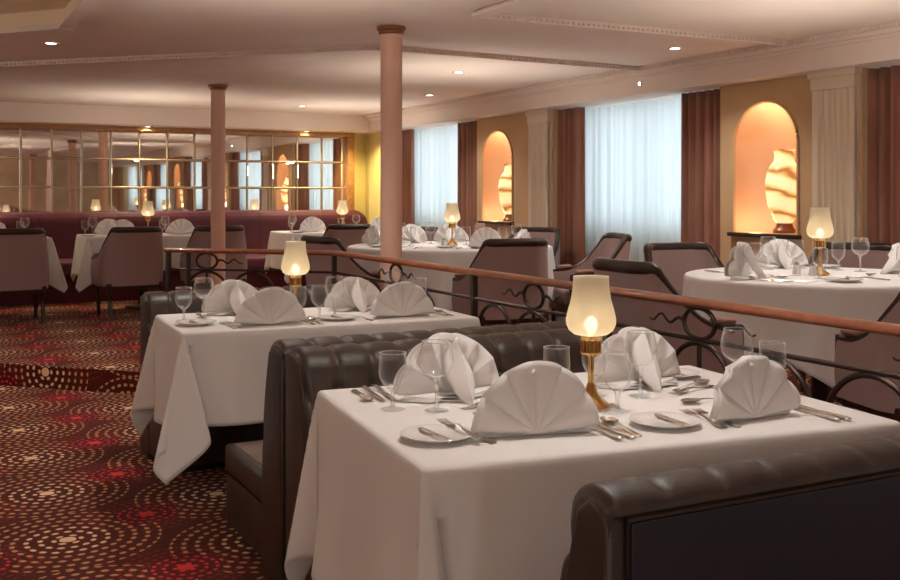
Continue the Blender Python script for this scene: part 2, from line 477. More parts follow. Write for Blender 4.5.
for i, (y0, y1) in enumerate(OPEN):
    ym = (y0 + y1) / 2
    w = MB()
    w.box(5.66, 5.8, y0, y1, STEP - .02, .98)
    struct(w.build('wall_right', M['pilaster']))
    fr = bpy.data.objects.new('window_%d' % (i + 1), None); C.objects.link(fr); struct(fr)
    mb = MB()
    for (a, b2, c2, d2) in ((y0, y1, .98, 1.05), (y0, y1, 2.06, 2.12), (y0, y0 + .06, 1.05, 2.06), (y1 - .06, y1, 1.05, 2.06), (ym - .03, ym + .03, 1.05, 2.06)):
        mb.box(5.70, 5.76, a, b2, c2, d2)
    mb.build('window_frame', M['frame'], fr)
    MB().box(5.727, 5.733, y0 + .06, ym - .03, 1.05, 2.06).build('window_pane', M['pane'], fr)
    MB().box(5.727, 5.733, ym + .03, y1 - .06, 1.05, 2.06).build('window_pane', M['pane'], fr)
    MB().box(5.63, 5.72, y0 + .01, y1 - .01, .955, .985).build('window_sill', M['frame'], fr)
sheer(9.86, 11.97, 'white sheer curtain at the far window, behind the left round table')
sheer(6.0, 8.22, 'white sheer curtain at the wide middle window between brown drapes')
sheer(2.35, 4.63, 'white sheer curtain at the window beside the right-hand pilaster')
sheer(-1.3, 1.0, 'white sheer curtain at the window nearest the camera')
sheer(-4.87, -2.68, 'white sheer curtain at the window behind the camera')
drape(11.47, 11.97, 'brown drape at the far left of the far window, beside the nearer column')
drape(9.77, 10.287, 'brown drape between the far window and the far niche')
drape(7.862, 8.235, 'brown drape left of the wide middle window')
drape(5.995, 6.464, 'brown drape between the middle window and the nearer niche')
drape(3.9, 4.65, 'brown drape at the right edge of the photo beside the fluted pilaster')
drape(2.36, 2.8, 'brown drape at the near end of the right window')
drape(.6, .99, 'brown drape at the far end of the window nearest the camera')
drape(-1.3, -.9, 'brown drape at the near end of the window nearest the camera')

# other walls
struct(MB().box(XL, 6.0, YM + .02, YM + .14, 0, ZS + .05).build('wall_back', M['yellow']))
struct(MB().box(XL - .1, XL, YB, YM + .1, 0, ZC + .1).build('wall_left', M['rearwall']))
struct(MB().box(XL, 6.0, YB - .1, YB, 0, ZC + .1).build('wall_front', M['rearwall']))
struct(MB().box(5.05, 5.14, 12.68, YM + .02, STEP, ZS).build('trim_13', M['goldwood'], bevel=.01))
struct(MB().box(XL, 5.14, 12.66, YM + .02, ZS - .05, ZS).build('trim_14', M['goldwood'], bevel=.008))

# mirror wall of square tiles with brass strips
mir = thing('wall_mirror', 'tiled mirror of square panes in thin metal strips above the burgundy banquette', 'mirror', (0, 12.79, 0))
tw = .33; x0 = 5.05 - 19 * tw; zt = [1.06, 1.40, 1.735, 2.07]
tl = MB(); stp = MB()
rs = random.Random(3)
for i in range(19):
    for j in range(3):
        a, b2 = x0 + i * tw + .003, x0 + (i + 1) * tw - .003; c2, d2 = zt[j] + .003, zt[j+1] - .003
        dx, dz = rs.uniform(-.00022, .00022), rs.uniform(-.00018, .00018)
        bv = .012
        o4 = [(a, c2), (b2, c2), (b2, d2), (a, d2)]
        i4 = [(a + bv, c2 + bv), (b2 - bv, c2 + bv), (b2 - bv, d2 - bv), (a + bv, d2 - bv)]
        xm, zm = (a + b2) / 2, (c2 + d2) / 2
        vs = [(x, 0.006, z) for x, z in o4] + [(x, -.001 + dx * (x - xm) / tw * 4 + dz * (z - zm) / tw * 4, z) for x, z in i4]
        tl.add(vs, [(4, 5, 6, 7), (0, 1, 5, 4), (1, 2, 6, 5), (2, 3, 7, 6), (3, 0, 4, 7)])
tl.build('mirror_tiles', M['mirror'], mir, ang=.3)
for i in range(20): stp.box(x0 + i * tw - .002, x0 + i * tw + .002, -.004, .008, zt[0], zt[3])
for z in zt: stp.box(x0, 5.05, -.0035, .008, z - .003, z + .003)
stp.build('grid_strips', M['strip'], mir)

# ------------------------------------------------------------------ columns
def column(x, y, label, z0):
    t = thing('column', label, 'column', (x, y, z0), 0, 'round columns')
    MB().lathe([(.066, 0), (.066, ZC - z0 - .045)], 32).build('shaft', M['column'], t)
    h = ZC - z0
    MB().lathe([(.0665, h - .05), (.078, h - .045), (.078, h - .03), (.088, h - .022), (.088, h - .002)], 32).build('collar', M['bronze'], t)
    MB().lathe([(.085, .001), (.085, .06), (.0665, .08)], 32).build('base_ring', M['darkwood'], t)
column(2.575, 5.765, 'round salmon column just behind the railing, nearer and thicker of the two', STEP)
column(2.51, 9.55, 'round salmon column in front of the mirror wall, farther of the two', STEP)
column(2.62, 1.92 - .15, 'round salmon column beside the near end of the railing, outside the photo', STEP)
column(2.62, -2.0, 'round salmon column behind the camera', STEP)

# ------------------------------------------------------------------ leather booth benches
def bench(name, label, L, x, y, rot, H=.820, seat=.56, rear='leather', rollamp=.95, T=.165):
    """local: back plane y = 0, faces +y; x 0..L"""
    t = thing(name, label, 'bench', (x, y, 0), rot, 'leather booth benches')
    R = .075 if T > .14 else .055
    p = L / round(L / .117)
    # surface path: rear seam -> roll -> front face
    path = []
    for k in range(13):
        g = PI * k / 12
        rz = R if k >= 6 else .034
        path.append((T * .5 - (T * .5 + .004) * cos(g) + .008 * (k / 12), H - rz + rz * sin(g)))
    fy0 = path[-1][0]
    m = 30
    for k in range(1, m + 1):
        z = lerp(H - R, .30, k / m); path.append((fy0 + .02 * sin(PI * k / m) + .065 * k / m, z))
    # cumulative length
    cl = [0]
    for a, b2 in zip(path, path[1:]): cl.append(cl[-1] + math.dist(a, b2))
    roll = cl[12]
    v1 = roll + .055; q = .105
    def at(s):
        for i in range(len(cl) - 1):
            if s <= cl[i+1]: 
                f = (s - cl[i]) / (cl[i+1] - cl[i] + 1e-9)
                a, b2 = path[i], path[i+1]
                y_, z_ = lerp(a[0], b2[0], f), lerp(a[1], b2[1], f)
                i0, i1 = max(0, i - 1), min(len(path) - 1, i + 2)
                ty, tz = path[i1][0] - path[i0][0], path[i1][1] - path[i0][1]
                l = math.hypot(ty, tz); return y_, z_, (-tz / l, ty / l)
        return path[-1][0], path[-1][1], (1, 0)
    def tuft(xx, s):
        u = xx / p; v = (s - v1) / q
        if v < 0: d = abs(u - round(u)); amp = lerp(.9, rollamp, smooth(-v / .8))
        else:
            a, b2 = u + v / 2, u - v / 2
            d = min(abs(a - round(a)), abs(b2 - round(b2)))
            amp = 1 if v < 2 else max(0, 1 - (v - 2) * 1.2)
        e = clamp(d / .5, 0, 1)
        hgt = (1 - (1 - e) ** 5)
        dip = 0
        for (bu, bv) in ((round(u), 0), (math.floor(u) + .5, 1), (round(u), 2)):
            r2 = ((u - bu) * p) ** 2 + ((v - bv) * q) ** 2
            dip += math.exp(-r2 / (.022 ** 2)) * (1 if v > -.6 else 0)
        return -.0130 * (1 - hgt) * amp - .012 * min(1, dip)
    nu, nv = int(L / .0075), 110
    def f(u, v):
        s = v * cl[-1]; y_, z_, nn = at(s)
        h = tuft(u * L, s)
        fade = smooth(s / .03)
        # rounded ends
        e = min(u * L, (1 - u) * L); er = .02
        endr = -er * (1 - math.sqrt(max(0, 1 - (1 - min(e / er, 1)) ** 2)))
        h = h * fade + endr * fade
        return (u * L, y_ + h * nn[0], z_ + h * nn[1])
    bk = MB().grid(f, nu, nv)
    for e in (0, 1): bk.add([f(e, j / nv) for j in range(nv + 1)], [tuple(range(nv + 1)) if e else tuple(reversed(range(nv + 1)))])
    bk.build('back_cushion', M['leather'], t, ang=75)
    if True:
        for row in range(2):
            k = 0
            while True:
                xx = (k + .5 * row) * p; k += 1
                if xx > L - .02: break
                if xx < .02: continue
                y_, z_, nn = at(v1 + row * q)
                bu = MB().lathe([(.0001, .006), (.006, .005), (.010, .001), (.010, -.004)], 10)
                bu.xf(Matrix.Translation((xx, y_ - .016 * nn[0], z_ - .016 * nn[1])) @ Matrix.Rotation(-PI / 2, 4, 'X'))
                bu.build('button', M['leather'], t)
    # carcass: side profile extruded, with the rear panel
    prof = [(.008, 0), (.008, H - .058), (.022, H - .030), (T * .5, H - .016), (T - .022, H - .045), (T + .012, H - .16), (T + .062, .30), (T + .062, 0)]
    n_ = len(prof); mb = MB()
    mb.add([(-.004, a, b2) for a, b2 in prof] + [(L + .004, a, b2) for a, b2 in prof],
           [tuple(range(n_)), tuple(reversed(range(n_, 2 * n_)))] + [(i, (i + 1) % n_, n_ + (i + 1) % n_, n_ + i) for i in range(n_)])
    mb.build('carcass', M['leather'], t, bevel=.012, seg=3)
    rp = MB().box(.035, L - .035, -.004, .03, .04, H - .048).build('rear_panel', M[rear], t, bevel=.006)
    MB().tube([(.03, .002, .04), (.03, .002, H - .044), (L - .03, .002, H - .044), (L - .03, .002, .04)], .006, 6).build('piping', M['leather'], rp)
    # seat
    sb = MB().box(.0, L, T - .02, T + seat - .02, .035, .225).build('seat_base', M['leather'], t, bevel=.012)
    st = MB().box(0, L, T - .03, T + seat, .225, .335).build('seat_cushion', M['leather'], t, bevel=.022, seg=3)
    MB().box(.03, L - .03, T + .03, T + seat - .03, .33, .338).build('seat_panel', M['suede'], st, bevel=.003)
    MB().box(.04, L - .04, T, T + seat - .07, 0, .035).build('plinth', M['darkwood'], t)
    return t
bench('booth_bench', 'dark bench in the bottom right corner, seen from behind with a navy back panel', 1.30, .968, 1.325, 0, seat=.44, rear='navy', rollamp=.45, H=.842, T=.118)
bench('booth_bench', 'brown tufted leather bench behind the nearest table, facing the camera', 1.19, 2.275, 3.280, PI, seat=.46)
bench('booth_bench', 'brown leather bench with its pale seat facing the second booth table', 1.19, 1.085, 3.312, 0, seat=.56)
bench('booth_bench', 'brown tufted leather bench beyond the second booth table, under the railing', 1.22, 2.255, 5.47, PI, seat=.42)

# ------------------------------------------------------------------ tables and cloths
def table_base(name, label, x, y, z0, rot, w=None, d=None, R=None):
    t = thing(name, label, 'table', (x, y, z0), rot, 'dining tables under white cloths')
    if R: MB().lathe([(.0001, TOP - .035), (R - .01, TOP - .035), (R, TOP - .025), (R, TOP - .01), (R - .006, TOP - .004), (.0001, TOP - .004)], 48).build('tabletop', M['darkwood'], t)
    else: MB().box(-w/2 + .004, w/2 - .004, -d/2 + .004, d/2 - .004, TOP - .035, TOP - .004).build('tabletop', M['darkwood'], t, bevel=.004)
    MB().lathe([(.05, .03), (.045, .1), (.04, .5), (.06, TOP - .05), (.10, TOP - .036)], 20).build('pedestal', M['darkwood'], t)
    MB().lathe([(.0001, .045), (.06, .04), (.17, .022), (.18, .01), (.18, 0), (.0001, 0)], 28).build('foot', M['darkwood'], t)
    return t

SOFT = dict(l=.10, lo=.20, r=.13, o=.16, b=.02)
EAR = dict(l=.26, lo=.26, r=.20, o=.20, b=.03, p=.36)
def cloth_rect(label, x, y, z0, rot, w, d, drops, corners, seed=0, group='white cloths on the booth tables'):
    """drops: left, right, front(-y), back(+y); corners dict keyed (sx, sy) -> (shape, mirrored)"""
    rs = random.Random(seed); r = .014
    dl, dr, df, db = drops
    def axis(h, a, b2, da, db_):
        out = []
        k = max(6, int(da / .016))
        out += [-h - da + da * i / k for i in range(k)]
        fine = [-h + r * t for t in (0, .35, .7, 1.0)]
        out += fine
        k2 = 26; out += [lerp(-h + r, h - r, i / k2) for i in range(1, k2)]
        out += [-q for q in reversed(fine)]
        k = max(6, int(db_ / .016)); out += [h + db_ * i / k for i in range(1, k + 1)]
        return out
    ax = axis(w/2, 0, 0, dl, dr); ay = axis(d/2, 0, 0, df, db)
    ph = [rs.uniform(0, 6) for _ in range(8)]
    def drop_pt(q, o, hdir, s, disp):
        # s = cloth length past the bend start, hdir = outward unit, disp = horizontal vector
        if s < r * PI / 2:
            hz, vz = r * sin(s / r), r * (1 - cos(s / r))
        else: hz, vz = r, r + (s - r * PI / 2)
        dl_ = math.hypot(*disp)
        vv = vz if vz < r * 1.01 else r + math.sqrt(max(0, (vz - r) ** 2 - min(dl_ * .8, vz) ** 2))
        return (q[0] + hdir[0] * hz + disp[0], q[1] + hdir[1] * hz + disp[1], TOP + .001 - vv)
    def pos(a, b2):
        qx, qy = clamp(a, -w/2 + r, w/2 - r), clamp(b2, -d/2 + r, d/2 - r)
        ox, oy = a - qx, b2 - qy
        s = math.hypot(ox, oy)
        if s < 1e-9: return (a, b2, TOP + .001)
        if abs(ox) < 1e-9 or abs(oy) < 1e-9:          # a straight side
            hd = (ox / s, oy / s)
            if abs(oy) > 0: tpos, half, k = qx, w/2 - r, (0 if oy < 0 else 1)
            else: tpos, half, k = qy, d/2 - r, (2 if ox < 0 else 3)
            taper = smooth((half - abs(tpos)) / .16)
            amp = .016 * (s / .4) ** 1.4 * taper
            wv = amp * (sin(tpos * 11 + ph[k]) + .5 * sin(tpos * 23 + ph[k+1])) + .02 * (s / .4) * taper
            tang = 0
            if oy < 0 and abs(oy) > 0:
                for cx_ in (-1, 1):
                    xs_ = corners.get((cx_, -1), (SOFT, False))[0].get('x', 0)
                    if xs_: tang += -cx_ * xs_ * smooth(s / .06) * s * smooth(1 - (half - cx_ * tpos) / .38)
            return drop_pt((qx, qy), 0, hd, s, (hd[0] * wv + tang, hd[1] * wv))
        sx, sy = (1 if ox > 0 else -1), (1 if oy > 0 else -1)
        sh, mir_ = corners.get((sx, sy), (SOFT, False))
        tau = math.atan2(abs(oy), abs(ox)) / (PI / 2)      # 0 on the x-side, 1 on the y-side
        tt = 1 - tau if mir_ else tau
        # e1: outward normal of the side where tt = 0, e2: outward normal of the side where tt = 1
        e1, e2 = ((sx, 0), (0, sy)) if not mir_ else ((0, sy), (sx, 0))
        k1 = keyed(tt, [(0, 0), (sh.get('p', .25), sh['l']), (.68, -sh['r']), (.9, -sh['b']), (1, -sh.get('x', 0))])
        k2 = keyed(tt, [(0, 0), (.25, sh['lo']), (.68, sh['o']), (.88, sh.get('e', .03)), (1, 0)])
        g = smooth(s / .06) * s
        disp = (e1[0] * k1 * g + e2[0] * k2 * g, e1[1] * k1 * g + e2[1] * k2 * g)
        hd = (ox / s, oy / s)
        return drop_pt((qx, qy), 0, hd, s, disp)
    nx, ny = len(ax), len(ay)
    vs = [pos(a, b2) for b2 in ay for a in ax]
    fs = [(j*nx+i, j*nx+i+1, (j+1)*nx+i+1, (j+1)*nx+i) for j in range(ny-1) for i in range(nx-1)]
    o = MB().add(vs, fs).build('tablecloth', M['linen'], None, ang=180, thick=.003, off=1)
    o.location = (x, y, z0); o.rotation_euler = (0, 0, rot)
    return tag(o, label, 'tablecloth', group)
def cloth_round(label, x, y, z0, rot, R, half, seed=0, group='white cloths on the round tables'):
    rs = random.Random(seed); r = .016; nth, ns = 200, 24
    p0 = rs.uniform(0, 6)
    def f(u, v):
        th = 2 * PI * u
        edge = half / max(abs(cos(th)), abs(sin(th))) ** .85
        if v < .3:
            rr = (R - r) * v / .3; return (rr * cos(th), rr * sin(th), TOP + .001)
        s = (v - .3) / .7; s = s * s * .35 + s * .65
        s *= edge - (R - r)
        if s < r * PI / 2: hz, vz = r * sin(s / r), r * (1 - cos(s / r))
        else: hz, vz = r, r + s - r * PI / 2
        c4 = (.5 + .5 * cos(4 * th - PI)) ** 2
        wv = (s / .5) ** 1.3 * (.026 * sin(14 * th + p0) + .010 * sin(27 * th + 2 * p0) + .035 * c4 * sin(20 * th + p0) + .05)
        hz += max(wv, 0)
        return ((R - r + hz) * cos(th), (R - r + hz) * sin(th), TOP + .001 - vz)
    o = MB().grid(f, nth, 40, close_u=True).build('tablecloth', M['linen'], None, ang=180, thick=.003, off=1)
    o.location = (x, y, z0); o.rotation_euler = (0, 0, rot)
    return tag(o, label, 'tablecloth', group)

R1 = math.radians(-6.5)
T1c = (1.593, 2.286)
table_base('dining_table', 'booth table hidden under the nearest white cloth', T1c[0], T1c[1], 0, R1, 1.25, .92)
cloth_rect('white cloth on the nearest booth table, hanging down in front of the camera', T1c[0], T1c[1], 0, R1, 1.25, .92, (.465, .30, .375, .375),
           {(-1, -1): (dict(l=.08, lo=.12, r=.07, o=.105, b=.115, e=.03, x=.13), False), (-1, 1): (dict(l=.16, lo=.10, r=.05, o=.12, b=0), False)}, 1)
R2 = math.radians(-3)
T2c = (1.645, 4.535)
table_base('dining_table', 'booth table hidden under the white cloth of the second booth', T2c[0], T2c[1], 0, R2, 1.33, .72)
cloth_rect('white cloth with pointed hanging corner on the second booth table', T2c[0], T2c[1], 0, R2, 1.33, .72, (.425, .32, .375, .375),
           {(-1, -1): (EAR, False), (-1, 1): (dict(l=.22, lo=.10, r=.02, o=.10, b=0), False)}, 2)
RC = (4.08, 3.82); RR = .67
table_base('round_table', 'round table hidden under the white cloth beside the nearer niche', RC[0], RC[1], STEP, 0, R=RR)
cloth_round('white cloth on the round table beside the nearer niche, right side of the photo', RC[0], RC[1], STEP, .35, RR, RR + .33, 3)
LC = (3.835, 7.43); LR = .82
table_base('round_table', 'round table hidden under the white cloth beyond the nearer column', LC[0], LC[1], STEP, 0, R=LR)
cloth_round('white cloth on the round table beyond the nearer column, by the far niche', LC[0], LC[1], STEP, .2, LR, LR + .32, 5)
FT = [(.56, 10.95, 1.24, 'left'), (2.10, 10.95, 1.20, 'middle'), (4.28, 10.95, 1.42, 'right')]
for i, (fx, fy, fw, nm) in enumerate(FT):
    table_base('dining_table', 'table hidden under the white cloth of the %s banquette table' % nm, fx, fy, STEP, 0, fw, .76)
    cloth_rect('white cloth on the %s table along the burgundy banquette' % {'left': 'leftmost', 'middle': 'middle', 'right': 'rightmost'}[nm], fx, fy, STEP, 0, fw, .76, (.40, .40, .34, .28),
               {(-1, -1): (EAR, False), (1, -1): (EAR, False)}, 11 + i, 'white cloths on the banquette tables')

# ------------------------------------------------------------------ table ware prototypes
def fan_proto():
    n = 6
    R = .160
    def f(u, v):
        th = lerp(math.radians(4), math.radians(176), u)
        k = (u * n) % 1
        tri = sin(PI * k) ** .75                 # 0 in the creases .. 1 on the soft pleats
        rr = R * v * (1 - .016 * (1 - tri)) * (1 + .05 * cos(2 * th) - .035 * sin(3 * th + 1))
        amp = .0155 * min(1, v * 1.15)
        y = -amp * tri + .24 * rr * sin(th) - .010 * v
        return (rr * cos(th) * .93, y, rr * sin(th) * 1.0 + .006)
    mb = MB().grid(f, n * 8, 12)
    # second layer behind
    mb.grid(lambda u, v: (lambda p: (p[0] * .985, p[1] + .010 + .010 * v, p[2] * .985))(f(u, v)), n * 8, 6)
    # folded base layers lying on the cloth
    for k, (w, d, z) in enumerate(((.142, .085, .003), (.138, .080, .008), (.130, .070, .013))):
        def g(u, v, w=w, d=d, z=z):
            x = lerp(-w, w, u); y = lerp(.012, d, v)
            x *= 1 - .35 * v
            return (x, y, z + .004 * sin(u * 9 + k) * v)
        mb.grid(g, 12, 4)
    # the folded prop: a tent from the top of the fan down to a point behind
    def prop(u, v):
        # v: 0 at ridge top -> 1 at foot tip ; u: -1..1 across
        a = Vector((0, .052, R * .95)); tip = Vector((.008, .150, .003))
        c = a.lerp(tip, v)
        wd = .052 * (v * (1 - v) * 2.6 + .02) + .012 * v * (1 - v)
        q = u * 2 - 1
        return (c.x + wd * q, c.y - .045 * abs(q) ** 1.3 * (1 - v * .6) , c.z - .012 * abs(q))
    mb.grid(prop, 10, 12)
    t = mb.build('napkin', M['napkin'], None, ang=45, thick=.0022)
    return Proto(tag(t, 'x', 'napkin', 'fan-folded white napkins'))
FAN = fan_proto()

def glass_proto(name, cat, group, H, rb, rim, sh):
    t = thing(name, 'x', cat, group=group)
    bh = H - sh
    pts = [(.0001, sh), (rb * .35, sh + bh * .03), (rb * .72, sh + bh * .15), (rb * .95, sh + bh * .34), (rb, sh + bh * .48), (rb * .97, sh + bh * .66), (lerp(rb, rim, .7), sh + bh * .85), (rim, H)]
    b_ = MB().lathe(pts, 28).build('bowl', M['glass'], t, ang=70)
    MB().tube([(rim * cos(k * PI / 16), rim * sin(k * PI / 16), H) for k in range(32)], .0011, 6, closed=True).build('rim', M['stemglass'], b_)
    MB().lathe([(.007, .006), (.0050, .02), (.0044, sh * .55), (.0056, sh * .82), (.010, sh + .002)], 12).build('stem', M['stemglass'], t)
    MB().lathe([(.0001, .0078), (.006, .007), (.018, .0042), (.031, .0024), (.032, .0014), (.031, .0006), (.0001, .0006)], 28).build('foot', M['stemglass'], t)
    return Proto(t)
WINE = glass_proto('wine_glass', 'glass', 'large wine glasses', .178, .046, .037, .084)
GOB = glass_proto('wine_goblet', 'glass', 'small wine goblets', .147, .037, .0345, .052)

def lamp_proto():
    t = thing('table_lamp', 'x', 'lamp', group='small brass table lamps')
    MB().lathe([(.0001, 0.0005), (.046, .0005), (.047, .006), (.042, .012), (.030, .020), (.019, .034), (.012, .054), (.0085, .062)], 28).build('base', M['brass'], t)
    MB().lathe([(.0085, .06), (.0075, .085), (.0095, .10), (.0075, .115), (.0085, .132), (.016, .138)], 18).build('stem', M['brass'], t)
    mb = MB().lathe([(.012, .136), (.028, .138), (.029, .143), (.012, .145)], 24)
    mb.lathe([(.012, .172), (.027, .174), (.030, .180), (.031, .188), (.012, .189)], 24)
    for k in range(10):
        a = 2 * PI * k / 10; mb.tube([(.025 * cos(a), .025 * sin(a), .14), (.025 * cos(a), .025 * sin(a), .178)], .0038, 6)
    mb.lathe([(.016, .143), (.016, .175)], 14)
    mb.build('gallery', M['brass'], t)
    out = [(.026, .186), (.045, .190), (.058, .200), (.0655, .216), (.0655, .232), (.060, .255), (.053, .280), (.049, .305), (.0475, .325), (.047, .342)]
    prof = out + [(r - .002, z) for r, z in reversed(out)]
    MB().lathe(prof, 36).build('lamp_shade', M['shade'], t, ang=70)['label'] = 'frosted glass lamp shade'
    MB().lathe([(.0001, .190), (.009, .193), (.016, .206), (.0175, .216), (.012, .230), (.0001, .238)], 14).build('bulb', M['bulb'], t)
    return Proto(t)
LAMP = lamp_proto()
LAMPS = []
def lamp(x, y, z, label, pw=.2):
    LAMP.put((x, y, z), random.uniform(0, 6), label)
    LAMPS.append((x, y, z + .268, pw))

def plate_proto():
    o = MB().lathe([(.0001, .001), (.050, .001), (.052, .004), (.078, .011), (.085, .0145), (.0855, .016), (.083, .0163), (.058, .008), (.054, .0065), (.0001, .006)], 40).build('side_plate', M['china'], None, ang=60)
    return Proto(tag(o, 'x', 'plate', 'white side plates'))
PLATE = plate_proto()
def shaker_proto():
    t = thing('shaker', 'x', 'shaker', group='salt and pepper shakers')
    MB().lathe([(.0001, .0005), (.019, .0005), (.021, .006), (.019, .03), (.014, .05)], 18).build('body', M['ceramic'], t)
    MB().lathe([(.0142, .049), (.0145, .056), (.010, .064), (.0001, .066)], 18).build('cap', M['steel'], t)
    return Proto(t)
SHAK = shaker_proto()

# cutlery lies along +y, the tip at +y, length given
def flat(mb, stations, t=.0022):
    """stations: (y, half width, z)"""
    vs = []; fs = []
    for y, w, z in stations:
        vs += [(-w, y, z), (w, y, z), (w * .8, y, z + t), (-w * .8, y, z + t)]
    for i in range(len(stations) - 1):
        a, b2 = 4 * i, 4 * i + 4
        for k in range(4): fs.append((a + k, a + (k + 1) % 4, b2 + (k + 1) % 4, b2 + k))
    m = 4 * (len(stations) - 1)
    fs += [(3, 2, 1, 0), (m, m + 1, m + 2, m + 3)]
    return mb.add(vs, fs)
HANDLE = [(-.105, .003, .0015), (-.102, .0075, .0015), (-.092, .0098, .0018), (-.07, .0085, .0025), (-.035, .005, .005), (0, .0034, .0085), (.022, .0034, .0085)]
def fork_proto():
    mb = MB(); flat(mb, HANDLE)
    flat(mb, [(.022, .0034, .0085), (.034, .009, .006), (.044, .012, .0035), (.054, .0125, .0025)])
    for k in range(4):
        x = (k - 1.5) * .0070
        m2 = MB(); flat(m2, [(.052, .0024, .0025), (.075, .0021, .0020), (.095, .0016, .0045), (.102, .0008, .0055)])
        mb.add([(a + x, b2, c2) for a, b2, c2 in m2.v], m2.f)
    return Proto(tag(mb.build('fork', M['steel'], None, ang=50), 'x', 'fork', 'steel forks'))
def spoon_proto():
    mb = MB(); flat(mb, HANDLE)
    def f(u, v):
        a = 2 * PI * u; w = .0205 * v * (1 - .10 * sin(a)); l = .030 * v
        return (w * cos(a), .050 + l * sin(a), .0015 + .0085 * v ** 2.2)
    mb.grid(f, 20, 6, close_u=True)
    mb.grid(lambda u, v: (lambda p: (p[0], p[1], p[2] + .0012))(f(u, v)), 20, 6, close_u=True)
    return Proto(tag(mb.build('spoon', M['steel'], None, ang=70), 'x', 'spoon', 'steel spoons'))
def knife_proto():
    mb = MB()
    mb.tube([(0, -.115, .006), (0, -.112, .006), (0, -.10, .006), (0, -.06, .0055), (0, -.02, .005), (0, -.008, .005)], [.003, .0075, .0088, .0082, .0068, .005], 10, rz=[.002, .0042, .0048, .0046, .004, .0035])
    flat(mb, [(-.010, .0045, .0035), (.0, .0085, .0035), (.05, .0095, .0035), (.085, .0085, .0035), (.102, .0045, .0035), (.108, .001, .0035)], .0016)
    return Proto(tag(mb.build('knife', M['steel'], None, ang=50), 'x', 'knife', 'steel knives'))
def butter_proto():
    mb = MB()
    mb.tube([(0, -.088, .005), (0, -.085, .005), (0, -.07, .005), (0, -.03, .0045), (0, -.0, .004)], [.003, .0085, .0095, .0075, .0055], 10, rz=[.002, .0042, .0045, .004, .0032])
    flat(mb, [(-.002, .0045, .003), (.008, .009, .003), (.045, .0098, .003), (.068, .0075, .003), (.078, .002, .003)], .0016)
    return Proto(tag(mb.build('butter_knife', M['steel'], None, ang=50), 'x', 'knife', 'butter knives'))
FORK, SPOON, KNIFE, BUTTER = fork_proto(), spoon_proto(), knife_proto(), butter_proto()
def ang(a, b2): return math.atan2(-(b2[0] - a[0]), b2[1] - a[1])
def lay(proto, a, b2, label, z=TOP, dz=.0045):
    """handle end a, tip end b"""
    mid = ((a[0] + b2[0]) / 2, (a[1] + b2[1]) / 2)
    return proto.put((mid[0], mid[1], z + dz), ang(a, b2), label)
CL = .0045   # top of the cloth above the nominal table height
def fan(x, y, rot, label, z=TOP, s=(1,1,1)): FAN.put((x, y, z + CL), rot, label, scale=s)
def wine(x, y, label, z=TOP): WINE.put((x, y, z + CL), random.uniform(0, 6), label)
def gob(x, y, label, z=TOP): GOB.put((x, y, z + CL), random.uniform(0, 6), label)
def plate(x, y, label, z=TOP): PLATE.put((x, y, z + CL), random.uniform(0, 6), label)

# ---- nearest booth table
N = 'on the nearest booth table'
fan(1.275, 2.035, R1 - .12, 'white fan napkin front left %s, spread toward the camera' % N, s=(1.0, 1, 1.06))
fan(1.85, 1.935, R1 + .18, 'white fan napkin front right %s, beside the dark railing' % N, s=(.97, 1, .97))
fan(1.315, 2.565, PI + R1 + .18, 'white napkin back left %s, its pointed fold toward the camera' % N, s=(1.1, 1, 1.10))
fan(1.885, 2.47, PI + R1 + .05, 'white napkin back right %s, behind the brass lamp' % N, s=(1.02, 1, 1.06))
gob(1.105, 2.464, 'leftmost small wine goblet %s, before the back left napkin' % N)
wine(1.200, 2.400, 'large wine glass before the back left napkin %s' % N)
gob(1.535, 2.350, 'small wine goblet between the front left napkin and the lamp %s' % N)
gob(1.685, 2.385, 'small wine goblet close behind the brass lamp %s' % N)
gob(1.606, 2.175, 'small wine goblet standing in front of the brass lamp %s' % N)
wine(1.784, 2.308, 'large wine glass before the back right napkin %s' % N)
wine(2.065, 2.235, 'large wine glass behind the front right napkin %s, the left one' % N)
gob(2.115, 2.15, 'small wine goblet behind the front right napkin %s, the right one' % N)
lamp(1.585, 2.262, TOP + CL, 'brass table lamp with frosted glass shade %s' % N)
plate(1.06, 2.115, 'white side plate at the front left corner %s' % N)
lay(BUTTER, (1.05, 2.04), (1.052, 2.20), 'butter knife on the side plate at the front left corner %s' % N, dz=.0135)
lay(FORK, (1.150, 2.01), (1.155, 2.222), 'inner fork between the left plate and the front left napkin %s' % N)
lay(FORK, (1.118, 2.02), (1.124, 2.232), 'outer fork at the edge of the left side plate %s' % N, dz=.017)
plate(1.61, 1.99, 'white side plate between the two front napkins %s' % N)
lay(BUTTER, (1.615, 1.915), (1.642, 2.075), 'butter knife on the side plate between the front napkins %s' % N, dz=.0135)
lay(FORK, (1.715, 1.895), (1.755, 2.10), 'outer fork between the middle plate and the front right napkin %s' % N)
lay(FORK, (1.748, 1.885), (1.788, 2.09), 'inner fork tucked beside the front right napkin %s' % N)
lay(SPOON, (1.482, 1.92), (1.512, 2.125), 'soup spoon right of the front left napkin %s' % N)
lay(KNIFE, (1.450, 1.905), (1.478, 2.125), 'outer knife right of the front left napkin %s' % N)
lay(KNIFE, (1.420, 1.910), (1.445, 2.13), 'inner knife right of the front left napkin %s' % N)
lay(KNIFE, (1.183, 2.76), (1.150, 2.545), 'inner knife left of the back left napkin %s' % N)
lay(KNIFE, (1.150, 2.765), (1.118, 2.548), 'outer knife left of the back left napkin %s' % N)
lay(SPOON, (1.110, 2.75), (1.083, 2.54), 'soup spoon by the left edge, left of the back napkin %s' % N)
lay(FORK, (1.435, 2.455), (1.290, 2.33) if False else (1.255, 2.36), 'dessert fork lying in front of the back left napkin %s' % N)
lay(SPOON, (1.26, 2.31), (1.46, 2.36), 'dessert spoon in front of the back left napkin %s' % N)
